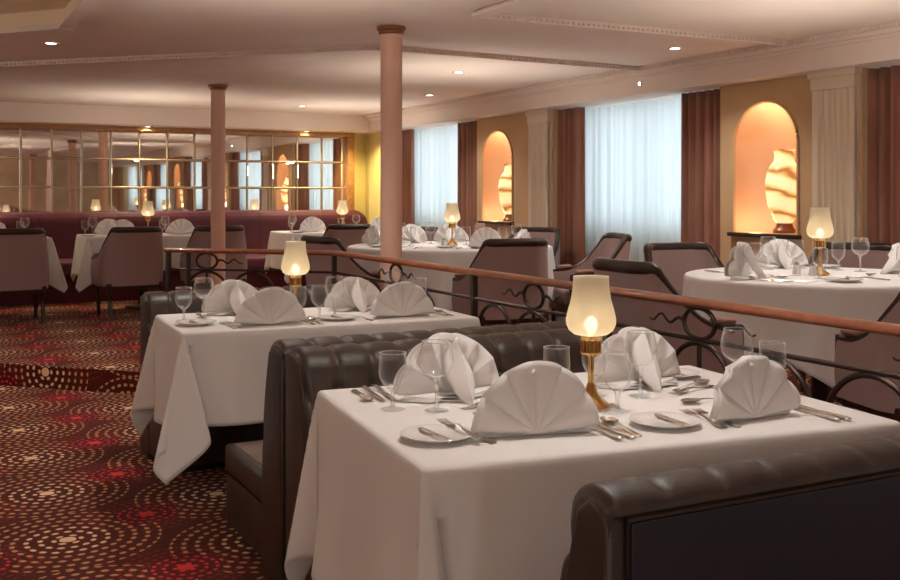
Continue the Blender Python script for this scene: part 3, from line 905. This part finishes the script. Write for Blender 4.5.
plate(1.59, 2.60, 'white side plate right of the back left napkin %s, mostly hidden' % N)
lay(SPOON, (1.93, 2.33), (2.085, 2.42) if False else (2.09, 2.385), 'dessert spoon in front of the back right napkin %s' % N)
lay(FORK, (2.06, 2.33), (1.865, 2.275), 'dessert fork in front of the back right napkin %s' % N)
lay(SPOON, (1.985, 2.17), (1.79, 2.165), 'dessert spoon behind the front right napkin %s' % N)
plate(2.06, 2.515, 'white side plate at the back right corner %s by the railing' % N)
lay(BUTTER, (2.05, 2.60), (2.06, 2.44), 'butter knife on the back right side plate %s' % N, dz=.0135)
lay(KNIFE, (2.010, 1.825), (2.040, 2.04), 'inner knife right of the front right napkin %s' % N)
lay(KNIFE, (2.040, 1.820), (2.070, 2.035), 'outer knife right of the front right napkin %s' % N)

# ---- second booth table
N = 'on the second booth table'
fan(1.355, 4.29, R2 + .0, 'lilac-grey shaded fan napkin front left %s' % N)
fan(1.975, 4.295, R2 + .0, 'fan napkin front right %s, next to the cutlery' % N)
fan(1.335, 4.80, PI + R2 + .1, 'white napkin back left %s, its pointed fold toward the camera' % N)
fan(1.90, 4.70, PI + R2 + .1, 'white napkin back right %s, behind the right fan' % N)
gob(1.062, 4.62, 'small wine goblet at the left end %s' % N)
wine(1.170, 4.70, 'large wine glass at the left end %s' % N)
gob(1.515, 4.40, 'small wine goblet in front of the lamp %s' % N)
gob(1.625, 4.43, 'small wine goblet just right of the lamp %s' % N)
wine(1.725, 4.50, 'large wine glass left of the back right napkin %s' % N)
gob(2.205, 4.60, 'small wine goblet right of the right fan napkin %s' % N)
wine(2.13, 4.74, 'large wine glass behind the right fan napkin %s' % N)
lamp(1.565, 4.585, TOP + CL, 'brass table lamp with frosted glass shade %s' % N)
plate(1.075, 4.45, 'white side plate at the front left corner %s' % N)
lay(BUTTER, (1.06, 4.38), (1.07, 4.54), 'butter knife on the side plate at the front left corner %s' % N, dz=.0135)
lay(FORK, (1.19, 4.25), (1.185, 4.46), 'outer fork left of the front left fan napkin %s' % N)
lay(FORK, (1.222, 4.26), (1.215, 4.47), 'inner fork left of the front left fan napkin %s' % N)
lay(KNIFE, (1.525, 4.22), (1.53, 4.44), 'knife right of the front left fan napkin %s' % N)
lay(SPOON, (1.56, 4.22), (1.565, 4.42), 'soup spoon right of the front left fan napkin %s' % N)
plate(1.68, 4.345, 'white side plate between the two front napkins %s' % N)
lay(BUTTER, (1.67, 4.27), (1.68, 4.43), 'butter knife on the middle side plate %s' % N, dz=.0135)
lay(FORK, (1.80, 4.24), (1.785, 4.44), 'fork left of the front right fan napkin %s' % N)
lay(KNIFE, (2.165, 4.23), (2.17, 4.45), 'knife right of the front right fan napkin %s' % N)
lay(SPOON, (2.20, 4.24), (2.205, 4.44), 'soup spoon at the right end %s' % N)
lay(KNIFE, (1.18, 4.86), (1.17, 4.76) if False else (1.16, 4.82 - .18), 'knife left of the back left napkin %s' % N)

# ---- round table beside the nearer niche
N = 'on the nearer round table'
Z = PT
def face(c, p): return math.atan2(-(c[0] - p[0]), c[1] - p[1])   # local +y toward c
def setting_fan(c, x, y, label, z, s=(1,1,1), extra=0):
    fan(x, y, face(c, (x, y)) + extra, label, z, s)              # fan front (-y) faces away from the centre
fan(3.555, 3.84, -2.75, 'white napkin at the left edge %s' % N, Z, (.85, 1, 1.12))
setting_fan(RC, 4.30, 4.31, 'white fan napkin at the back %s, below the niche' % N, Z)
setting_fan(RC, 4.55, 3.68, 'white napkin at the right edge of the photo %s' % N, Z)
setting_fan(RC, 3.93, 3.36, 'white napkin at the near side %s, by the big chair' % N, Z) if False else None
lamp(RC[0] + .0, RC[1] - .0, Z + CL, 'brass table lamp with pale glass shade %s' % N)
wine(3.93, 3.84, 'large wine glass left of the lamp %s' % N, Z)
gob(3.90, 3.65, 'small wine goblet in front of the lamp %s' % N, Z)
wine(4.13, 4.23, 'large wine glass beside the back napkin %s, right one' % N, Z)
gob(4.01, 4.20, 'small wine goblet beside the back napkin %s, left one' % N, Z)
gob(4.43, 4.02, 'small wine goblet right of the lamp %s, smaller of the pair' % N, Z)
wine(4.46, 3.90, 'large wine glass right of the lamp %s, bigger of the pair' % N, Z)
gob(4.38, 3.56, 'small wine goblet at the right edge of the photo %s' % N, Z)
SHAK.put((4.00, 3.90, Z + CL), 0, 'white salt shaker left of the lamp foot %s' % N)
SHAK.put((4.02, 3.81, Z + CL), 0, 'white pepper shaker touching the lamp foot %s' % N)
plate(3.86, 3.47, 'white side plate at the near edge %s' % N, Z)
lay(BUTTER, (3.80, 3.45), (3.94, 3.51), 'butter knife on the near side plate %s' % N, Z, .0135)
plate(4.50, 4.18, 'white side plate at the far right edge %s' % N, Z)
lay(KNIFE, (3.55, 3.68), (3.72, 3.57), 'outer knife near the left napkin %s' % N, Z)
lay(KNIFE, (3.57, 3.62), (3.75, 3.52), 'inner knife near the left napkin %s' % N, Z)
lay(SPOON, (3.62, 3.78), (3.82, 3.76), 'spoon crossing a fork left of the goblets %s' % N, Z)
lay(FORK, (3.76, 3.88), (3.67, 3.70), 'fork crossed over a spoon left of the goblets %s' % N, Z, .011)
lay(FORK, (4.10, 3.42), (4.02, 3.60), 'outer fork right of the near plate %s' % N, Z)
lay(FORK, (4.14, 3.45), (4.06, 3.63), 'inner fork right of the near plate %s' % N, Z)
lay(SPOON, (4.38, 3.74), (4.22, 3.64), 'dessert spoon right of the lamp %s' % N, Z)
lay(KNIFE, (3.72, 4.26), (3.74, 4.05), 'knife behind the left napkin %s' % N, Z)

# ---- round table beyond the nearer column
N = 'on the farther round table'
setting_fan(LC, 3.30, 7.80, 'white napkin left of the nearer column %s' % N, Z, extra=.6)
setting_fan(LC, 4.10, 7.93, 'white fan napkin at the back %s, before the sheer window' % N, Z)
setting_fan(LC, 3.77, 8.02, 'white fan napkin at the back %s, right beside the column' % N, Z)
setting_fan(LC, 3.87, 6.90, 'mauve shaded fan napkin at the near side %s' % N, Z)
setting_fan(LC, 4.45, 7.25, 'white peaked napkin at the right end %s' % N, Z, (.8, 1, .8))
lamp(LC[0] + .03, LC[1] + .02, Z + CL, 'brass table lamp with warm shade %s' % N)
gob(3.58, 7.62, 'small wine goblet just right of the column %s' % N, Z)
wine(3.56, 7.78, 'large wine glass just right of the column %s' % N, Z)
gob(3.98, 7.42, 'small wine goblet right of the lamp %s, the left one' % N, Z)
wine(4.06, 7.34, 'large wine glass right of the lamp %s, the right one' % N, Z)
gob(4.17, 7.16, 'small wine goblet above the mauve napkin %s' % N, Z)
wine(4.26, 7.10, 'large wine glass above the mauve napkin %s' % N, Z)
wine(3.82, 7.75, 'large wine glass left of the lamp %s' % N, Z)
SHAK.put((3.70, 7.28, Z + CL), 0, 'white shaker left of the lamp foot %s' % N)
plate(3.62, 7.08, 'white side plate at the near edge %s' % N, Z)
plate(3.22, 7.45, 'white side plate at the left edge %s' % N, Z)
lay(KNIFE, (3.60, 6.86), (3.66, 6.90) if False else (3.72, 7.02), 'knife right of the near side plate %s' % N, Z)
lay(FORK, (3.36, 7.10), (3.50, 7.26), 'fork left of the near side plate %s' % N, Z)
lay(SPOON, (3.34, 7.28), (3.50, 7.40), 'spoon left of the lamp %s' % N, Z)

# ---- tables along the banquette
for (fx, fy, fw, nm), (lx, parts) in zip(FT, ((None, 0), (2.12, 1), (4.34, 2))):
    N = 'on the %s banquette table' % nm
    hw = fw / 2
    if nm == 'left':
        setting_fan((fx, fy), .70, 10.78, 'white fan napkin %s, seen over the left chair' % N, Z)
        gob(.93, 10.95, 'small wine goblet at the right end %s' % N, Z)
        wine(.98, 11.08, 'large wine glass at the right end %s' % N, Z)
        plate(.98, 10.72, 'white side plate at the right end %s' % N, Z)
    if nm == 'middle':
        lamp(2.17, 11.05, Z + CL, 'small lamp with glowing pale shade %s' % N)
        fan(1.86, 10.80, .0, 'white fan napkin left of the lamp %s' % N, Z)
        fan(1.80, 11.15, PI, 'white napkin at the back left %s' % N, Z)
        fan(2.45, 10.80, 0, 'white fan napkin at the right end %s' % N, Z)
        gob(1.52, 10.86, 'small wine goblet at the left end %s' % N, Z)
        wine(1.60, 10.92, 'large wine glass at the left end %s' % N, Z)
        gob(2.28, 10.86, 'small wine goblet right of the lamp %s' % N, Z)
        wine(2.34, 11.02, 'large wine glass right of the lamp %s' % N, Z)
        plate(1.53, 10.70, 'white side plate at the left end %s' % N, Z)
    if nm == 'right':
        lamp(4.34, 11.08, Z + CL, 'small lamp with glowing pale shade %s, near the yellow wall' % N)
        fan(3.86, 10.78, .3, 'white fan napkin at the left end %s' % N, Z)
        fan(4.0, 11.12, PI, 'white napkin behind the left one %s' % N, Z)
        fan(4.72, 10.85, -.2, 'white fan napkin at the right end %s' % N, Z)
        gob(3.66, 10.86, 'small wine goblet at the left end %s' % N, Z)
        wine(3.72, 11.0, 'large wine glass at the left end %s' % N, Z)
        gob(4.26, 10.92, 'small wine goblet left of the lamp %s' % N, Z)
        wine(4.46, 10.96, 'large wine glass right of the lamp %s' % N, Z)
        plate(3.68, 10.70, 'white side plate at the left end %s' % N, Z)

# ------------------------------------------------------------------ chairs
def chair_proto():
    t = thing('tub_chair', 'x', 'chair', group='wood framed upholstered tub chairs')
    w, yb, yf, rc = .285, -.27, .15, .16
    pts = []
    def U(s):
        """signed arc length from the middle of the back -> plan point"""
        a = abs(s); sg = 1 if s >= 0 else -1
        l1 = w - rc; l2 = rc * PI / 2
        if a <= l1: p = (a, yb)
        elif a <= l1 + l2:
            g = (a - l1) / rc; p = (l1 + rc * sin(g), yb + rc - rc * cos(g))
        else: p = (w, yb + rc + a - l1 - l2)
        return p[0] * sg, p[1]
    Smax = (w - rc) + rc * PI / 2 + (yf - yb - rc)
    def top(s):
        a = abs(s)
        if a < .27: return .845
        q = clamp((a - .27) / (Smax - .27 - .04), 0, 1)
        return .845 - .275 * (1 - (1 - q) ** 2.6)
    def place(s, z, out):
        x, y = U(s)
        e = .001
        x2, y2 = U(s + e); x1, y1 = U(s - e)
        tx, ty = x2 - x1, y2 - y1; l = math.hypot(tx, ty); nx, ny = ty / l, -tx / l
        lean = clamp((z - .40) / .45, 0, 1)
        back = clamp((.02 - y) / .25, 0, 1)
        k = 1 - .10 * lean * back                    # narrower toward the top
        return ((x + nx * out) * k, y + ny * out - .075 * lean ** 1.3 * back, z)
    def shell(u, v):
        s = lerp(-Smax, Smax, u); zt = top(s) - .012
        # v loops: outer bottom -> outer top -> inner top -> inner bottom
        if v <= .45: z = lerp(.31, zt, v / .45); o_ = .010 + .012 * sin(PI * v / .45)
        elif v <= .55: z = zt; o_ = lerp(.010, -.038, (v - .45) / .10)
        else: z = lerp(zt, .31, (v - .55) / .45); o_ = -.038 - .012 * sin(PI * (v - .55) / .45)
        return place(s, z, o_)
    sh = MB().grid(shell, 60, 22)
    for e in (0, 1): sh.add([shell(e, j / 22) for j in range(23)], [tuple(range(23)) if e else tuple(reversed(range(23)))])
    sh.build('backrest', M['uphol'], t, ang=60)
    rim = []; rw = []; rh = []
    for i in range(71):
        s = lerp(-Smax - .004, Smax + .004, i / 70); a = abs(s)
        rim.append(place(clamp(s, -Smax, Smax), top(s) - .012, -.012) if True else 0)
        b2 = smooth((.31 - a) / .08)
        rw.append(lerp(.024, .030, b2)); rh.append(lerp(.018, .034, b2))
    MB().tube(rim, rw, 8, rz=rh).build('frame_rail', M['darkwood'], t, ang=50)
    for sg in (-1, 1):
        a0 = place(sg * Smax, .56, -.012)
        fr = [(a0[0], a0[1] + .002, .57), (a0[0], a0[1] + .008, .50), (a0[0], a0[1] + .003, .40), (a0[0], a0[1] - .002, .29)]
        MB().tube(fr, [.026, .024, .022, .024], 8, rz=.018, up=(0, 1, 0)).build('arm_post', M['darkwood'], t)
        p0 = place(sg * (Smax - .02), .59, -.012); p1 = place(sg * (Smax - .15), .598, -.012)
        MB().tube([p0, lerp_pt(p0, p1, .1), lerp_pt(p0, p1, .9), p1], [.012, .027, .027, .012], 10, rz=[.006, .016, .016, .006]).build('arm_pad', M['pad'], t)
    MB().box(-.235, .235, -.21, .20, .335, .455).build('seat', M['uphol'], t, bevel=.035, seg=3)
    MB().box(-.265, .265, -.25, .185, .275, .335).build('seat_rail', M['darkwood'], t, bevel=.008)
    for sx in (-1, 1):
        for sy in (-1, 1):
            yy = .15 if sy > 0 else -.225; k = .02 if sy > 0 else -.05
            MB().tube([(sx * .235, yy, .28), (sx * .232, yy + k * .2, .14), (sx * .225, yy + k, .0)], [.024, .020, .015], 8).build('leg', M['darkwood'], t)
    return Proto(t)
def lerp_pt(a, b2, f): return tuple(lerp(x, y, f) for x, y in zip(a, b2))
CHAIR = chair_proto()
def chair(x, y, fx, fy, label): CHAIR.put((x, y, STEP), math.atan2(-fx, fy), label)
chair(3.19, 3.87, 1, -.06, 'mauve tub chair left of the nearer round table, its back behind the lamp')
chair(4.16, 4.78, -.1, -1, 'tub chair behind the nearer round table, facing the camera, left of the niche')
chair(4.93, 4.40, -.85, -.55, 'tub chair behind the nearer round table, right of its lamp')
chair(3.70, 2.92, .30, 1, 'big mauve tub chair at the right edge of the photo, side on')
chair(3.70, 6.40, .10, 1, 'mauve tub chair with its back to the camera before the far round table')
chair(4.55, 6.62, -.95, .3, 'tub chair seen side on before the wide sheer window, arm sweeping down left')
chair(4.82, 7.95, -.88, -.47, 'tub chair behind the right end of the far round table, by the drape')
chair(2.90, 7.18, 1, .15, 'tub chair left of the far round table, beside the nearer column')
chair(4.10, 8.50, -.2, -1, 'tub chair behind the far round table, in front of the sheer window')
chair(3.98, 10.22, 0, 1, 'tub chair at the rightmost banquette table, back to the camera')
chair(1.83, 10.30, -.12, 1, 'grey-mauve tub chair at the middle banquette table, left of the farther column')
chair(2.66, 10.28, .05, 1, 'grey-mauve tub chair half hidden by the farther column')
chair(.80, 10.28, -.05, 1, 'grey-mauve tub chair at the left edge of the photo')

# ------------------------------------------------------------------ burgundy banquette along the mirror wall
bq = thing('banquette', 'long burgundy velvet banquette under the tiled mirror', 'bench', (0, 0, STEP))
XA, XB = -3.4, 5.26
def bqback(u, v):
    x = lerp(XA, XB, u)
    prof = [(12.68, .3), (12.68, .86), (12.66, .93), (12.60, .965), (12.53, .95), (12.49, .90), (12.47, .6), (12.44, .30)]
    k = v * (len(prof) - 1); i = min(int(k), len(prof) - 2); f = k - i
    y, z = lerp(prof[i][0], prof[i+1][0], f), lerp(prof[i][1], prof[i+1][1], f)
    ch = abs((x / .42) % 1 - .5) * 2
    if i >= 4: y += .012 * (1 - ch) ** 0 * math.exp(-((1 - ch) / .08) ** 2)
    er = .16; e = XB - x
    if e < er: z = .3 + (z - .3) * (1 - (1 - math.sqrt(max(0, 1 - (1 - e / er) ** 2))) * .28)
    return (x, y, z)
MB().grid(bqback, 420, 28).build('back_cushion', M['burgundy'], bq, ang=180)
MB().add([bqback(1, j / 28) for j in range(29)], [tuple(range(29))]).build('end_panel', M['burgundy'], bq)
MB().box(XA, XB, 12.46, 12.70, .0, .32).build('carcass', M['burgundy'], bq)
xs = XA
while xs < XB - .1:
    xe = min(xs + 1.08, XB)
    MB().box(xs + .004, xe - .004, 11.72, 12.47, .28, .44).build('seat_cushion', M['burgundy'], bq, bevel=.045, seg=4)
    xs = xe
MB().box(XA, XB, 11.80, 12.46, .0, .28).build('seat_base', M['burgundy'], bq, bevel=.01)

# ------------------------------------------------------------------ railing
def railing():
    t = thing('railing', 'wrought iron railing with a polished wooden handrail round the raised floor', 'railing', (2.39, 6.245, STEP))
    ox, oy = 2.39, 6.245
    zh, zm, zb = .94 - STEP, .815 - STEP, .16 - STEP + .05
    hp = [(0, YB + .3 - oy, zh), (0, 1.0 - oy, zh), (0, 4 - oy, zh), (0, -.10, zh), (-.012, -.035, zh), (-.05, .03, zh), (-.10, .085, zh), (1.51 - ox, 7.10 - oy, zh)]
    MB().tube(hp, .024, 12, rz=.017).build('handrail', M['railwood'], t, ang=60)
    for nm, z, r in (('mid_rail', zm, .0085), ('bottom_rail', zb, .0085)):
        MB().tube([(0, YB + .3 - oy, z), (0, 0, z), (1.51 - ox, 7.10 - oy, z)], r, 8).build(nm, M['iron'], t)
    def post(x, y, z1=zh - .01, w=.014):
        MB().box(x - w, x + w, y - w, y + w, .0, z1).build('post', M['iron'], t, bevel=.003)
    def bay(a, b2, mid=None):
        a, b2 = Vector((a[0] - ox, a[1] - oy, 0)), Vector((b2[0] - ox, b2[1] - oy, 0))
        L = (b2 - a).length; d = (b2 - a) / L
        pt = lambda s, z: tuple(a + d * s + Vector((0, 0, z)))
        m = L / 2 if mid is None else mid
        zc = (zh + zm) / 2 - .006; rv = (zh - zm) / 2 - .010; rhz = .078
        MB().tube([pt(m + rhz * cos(k * PI / 16), zc + rv * sin(k * PI / 16)) for k in range(32)], .0085, 8, closed=True, up=(d.y, -d.x, 0)).build('ring', M['iron'], t)
        for sg in (-1, 1):
            l0 = min(.19, (m if sg < 0 else L - m) - rhz - .02)
            if l0 > .06: MB().tube([pt(m + sg * (rhz + l0 * k / 24), zc + .014 * sin(k / 24 * 2 * PI * 1.9) * min(1, .4 + k / 18)) for k in range(25)], [.0075 - .0045 * k / 24 for k in range(25)], 6).build('scroll', M['iron'], t)
        def arch(c, r):
            p_ = [pt(c - r, zb)] + [pt(c - r * cos(k * PI / 18), zm - .012 - r + r * sin(k * PI / 18)) for k in range(19)] + [pt(c + r, zb)]
            MB().tube(p_, .0095, 8, up=(d.y, -d.x, 0)).build('arch', M['iron'], t)
        arch(m, .165)
        MB().tube([pt(m, zb), pt(m, zm)], .0085, 8).build('short_post', M['iron'], t)
        if m - .165 > .30: arch(m - .165 - .175, .165)
        if L - m - .165 > .30: arch(m + .165 + .175, .165)
    for y in (6.245, 4.38, 3.30, 1.18, .12, -.94, -2.0, -3.06, -4.12): post(0, y - oy)
    post(1.525 - ox, 7.085 - oy, w=.017); post(1.635 - ox, 6.985 - oy)
    bay((2.39, 6.245), (2.39, 4.38), .96)
    ys = [4.38, 3.30, 2.242, 1.18, .12, -.94, -2.0, -3.06]
    for a, b2 in zip(ys, ys[1:]): bay((2.39, a), (2.39, b2))
    bay((1.635, 6.985), (2.39, 6.245), .14)
    return t
railing()

# ------------------------------------------------------------------ niche vases, downlights
def vase_proto():
    t = thing('vase_lamp', 'x', 'lamp', group='lit alabaster vases in the niches')
    MB().lathe([(.0001, 0.0), (.075, 0.0), (.08, .02), (.062, .045), (.058, .07)], 32).build('foot', M['bronze'], t)
    MB().lathe([(.056, .07), (.075, .10), (.112, .20), (.128, .30), (.128, .36), (.118, .42), (.098, .47), (.078, .50), (.0001, .505)], 40).build('body', M['vase'], t, ang=60)
    MB().lathe([(.070, .498), (.072, .512), (.066, .53), (.068, .56), (.074, .585), (.076, .59), (.0001, .592)], 32).build('neck', M['vase'], t, ang=50)
    return Proto(t)
VASE = vase_proto()
for (y0, y1, nc), lb in zip(PIERS, ('far niche left of the wide window', 'nearer niche right of the wide window', 'niche beside the window nearest the camera', 'niche behind the camera')):
    VASE.put((XP + .125, nc - .055, 1.041), random.uniform(0, 6), 'glowing veined alabaster vase in the %s' % lb)
def down_proto():
    t = thing('downlight', 'x', 'light', group='recessed ceiling downlights')
    MB().lathe([(.034, -.003), (.052, -.006), (.054, -.001), (.054, 0)], 24).build('trim_ring', M['plate_metal'], t)
    MB().lathe([(.0001, -.002), (.034, -.003)], 20).build('lens', M['disc'], t)
    return Proto(t)
DOWN = down_proto()
DL = [(.822, 7.43, 'at the top left of the photo beside the ceiling tray'), (4.70, 5.70, 'above the nearer niche, beside the ceiling moulding'), (4.02, 7.63, 'above the far round table'),
      (3.96, 11.37, 'near the mirror wall, left of the nearer column'), (4.68, 9.52, 'near the far window, right of the nearer column'), (1.64, 5.10, 'above the second booth table'),
      (4.12, 3.75, 'above the nearer round table'), (1.6, 2.3, 'above the nearest booth table'), (4.1, .6, 'over the raised floor near the camera'), (1.6, -.8, 'behind the camera'), (4.1, -2.4, 'behind the camera over the raised floor')]
for x, y, lb in DL:
    DOWN.put((x, y, ZC - .0005), 0, 'recessed downlight %s' % lb)
COVE = [(2.47, 12.60), (4.45, 12.60), (.5, 12.60)]
for (x, y), lb in zip(COVE, ('above the middle of the mirror', 'above the right end of the mirror', 'above the left end of the mirror')):
    DOWN.put((x, y, ZS + .0015), 0, 'recessed downlight in the soffit %s' % lb)
sp = thing('spotlight', 'tiny bright spotlight on the fascia above the wide middle window', 'light', (XF - .001, 6.73, ZS + .085))
MB().lathe([(.0001, 0), (.016, 0), (.018, .006), (.014, .012), (.0001, .012)], 16).xf(Matrix.Rotation(-PI / 2, 4, 'Y')).build('housing', M['plate_metal'], sp)
MB().lathe([(.0001, .0145), (.008, .014), (.011, .0125)], 14).xf(Matrix.Rotation(-PI / 2, 4, 'Y')).build('lens', emit('spot_lens', (1, .97, .9), 25), sp)

# ------------------------------------------------------------------ lights
def light(name, kind, loc, energy, c, **k):
    l = bpy.data.lights.new(name, kind); l.energy = energy; l.color = c
    for a, v in k.items(): setattr(l, a, v)
    o = bpy.data.objects.new(name, l); C.objects.link(o); o.location = loc
    return o
WARM = (1, .80, .60); SOFTW = (1, .955, .91)
for x, y, z, p in LAMPS:
    o = light('lamp_top_light', 'SPOT', (x, y, z + .085), 18, (1, .90, .79), shadow_soft_size=.04, spot_size=math.radians(150), spot_blend=1.0)
    o.rotation_euler = (PI, 0, 0)
for x, y, lb in DL:
    o = light('downlight_light', 'SPOT', (x, y, ZC - .02), 25, SOFTW, shadow_soft_size=.05, spot_size=math.radians(130), spot_blend=.9)
for x, y in COVE:
    light('soffit_light', 'SPOT', (x, y, ZS - .012), 30, (1, .80, .50), shadow_soft_size=.03, spot_size=math.radians(150), spot_blend=.8)
for y0, y1, nc in PIERS:
    light('niche_light', 'POINT', (XP + .04, nc + .15, 1.10), .5, (1, .66, .36), shadow_soft_size=.04)
    light('niche_top_light', 'POINT', (XP + .07, nc + .03, 1.84), .75, (1, .70, .42), shadow_soft_size=.03)
light('corner_uplight', 'SPOT', (5.0, 12.2, 2.08), 22, (1, .80, .35), shadow_soft_size=.03, spot_size=math.radians(150), spot_blend=.8)
# daylight through the windows
for y0, y1 in OPEN:
    o = light('daylight', 'AREA', (6.3, (y0 + y1) / 2, 1.75), 15, (.82, .93, 1), shape='RECTANGLE', size=y1 - y0, size_y=1.5)
    o.rotation_euler = (0, PI / 2 - .12, 0)
# unseen globes added as fill light, behind and left of the camera
M['opal'] = emit('opal_fill_globe', (1, .86, .68), 3)
for x, y, zl, p, lb in ((-1.7, -1.6, 1.80, 330, 'behind the camera'), (.2, -3.4, 1.75, 250, 'far behind the camera'), (-2.6, 3.2, 1.75, 110, 'over the aisle left of the photo'), (-2.2, 9.4, 1.75, 160, 'over the left end of the banquette'), (-1.6, 6.6, 1.8, 80, 'over the step in the carpet, left of the photo')):
    zt_ = ZC if not (-4.6 < x < .8 and YB + .6 < y < 7.1) else ZC + .09
    t = thing('added_fill_globe', 'added opal fill globe hanging %s' % lb, 'light', (x, y, zt_), 0, 'added fill globes')
    dz = zt_ - zl
    MB().lathe([(.0001, 0), (.06, 0), (.06, -.02), (.01, -.03), (.0001, -.03)], 24).build('canopy', M['brass'], t)
    MB().tube([(0, 0, -.02), (0, 0, -dz + .11)], .008, 8).build('rod', M['brass'], t)
    MB().lathe([(max(.0001, .12 * sin(PI * k / 16)), -dz - .12 * cos(PI * k / 16)) for k in range(17)], 28).build('globe', M['opal'], t)
    light('globe_fill_light', 'POINT', (x, y, zl), p, SOFTW, shadow_soft_size=.125)

w = bpy.data.worlds.new('sky'); sc.world = w; w.use_nodes = True
bg = w.node_tree.nodes['Background']; bg.inputs[0].default_value = (.74, .87, 1, 1); bg.inputs[1].default_value = .5

# ------------------------------------------------------------------ camera
cam = bpy.data.cameras.new('camera'); co = bpy.data.objects.new('camera', cam); C.objects.link(co)
co.location = (0, 0, 1.31); co.rotation_euler = (PI / 2, 0, math.radians(-27.3))
cam.sensor_fit = 'HORIZONTAL'; cam.sensor_width = 36; cam.lens = 36 * 1040 / 900
cam.shift_y = -(290 - 195) / 900
cam.clip_start = .05
sc.camera = co
sc.view_settings.view_transform = 'Standard'; sc.view_settings.look = 'None'
sc.view_settings.exposure = 1.15; sc.view_settings.gamma = 1
sc.view_settings.use_curve_mapping = False
sc.cycles.transparent_max_bounces = 40
sc.cycles.max_bounces = 10
sc.cycles.sample_clamp_indirect = 6
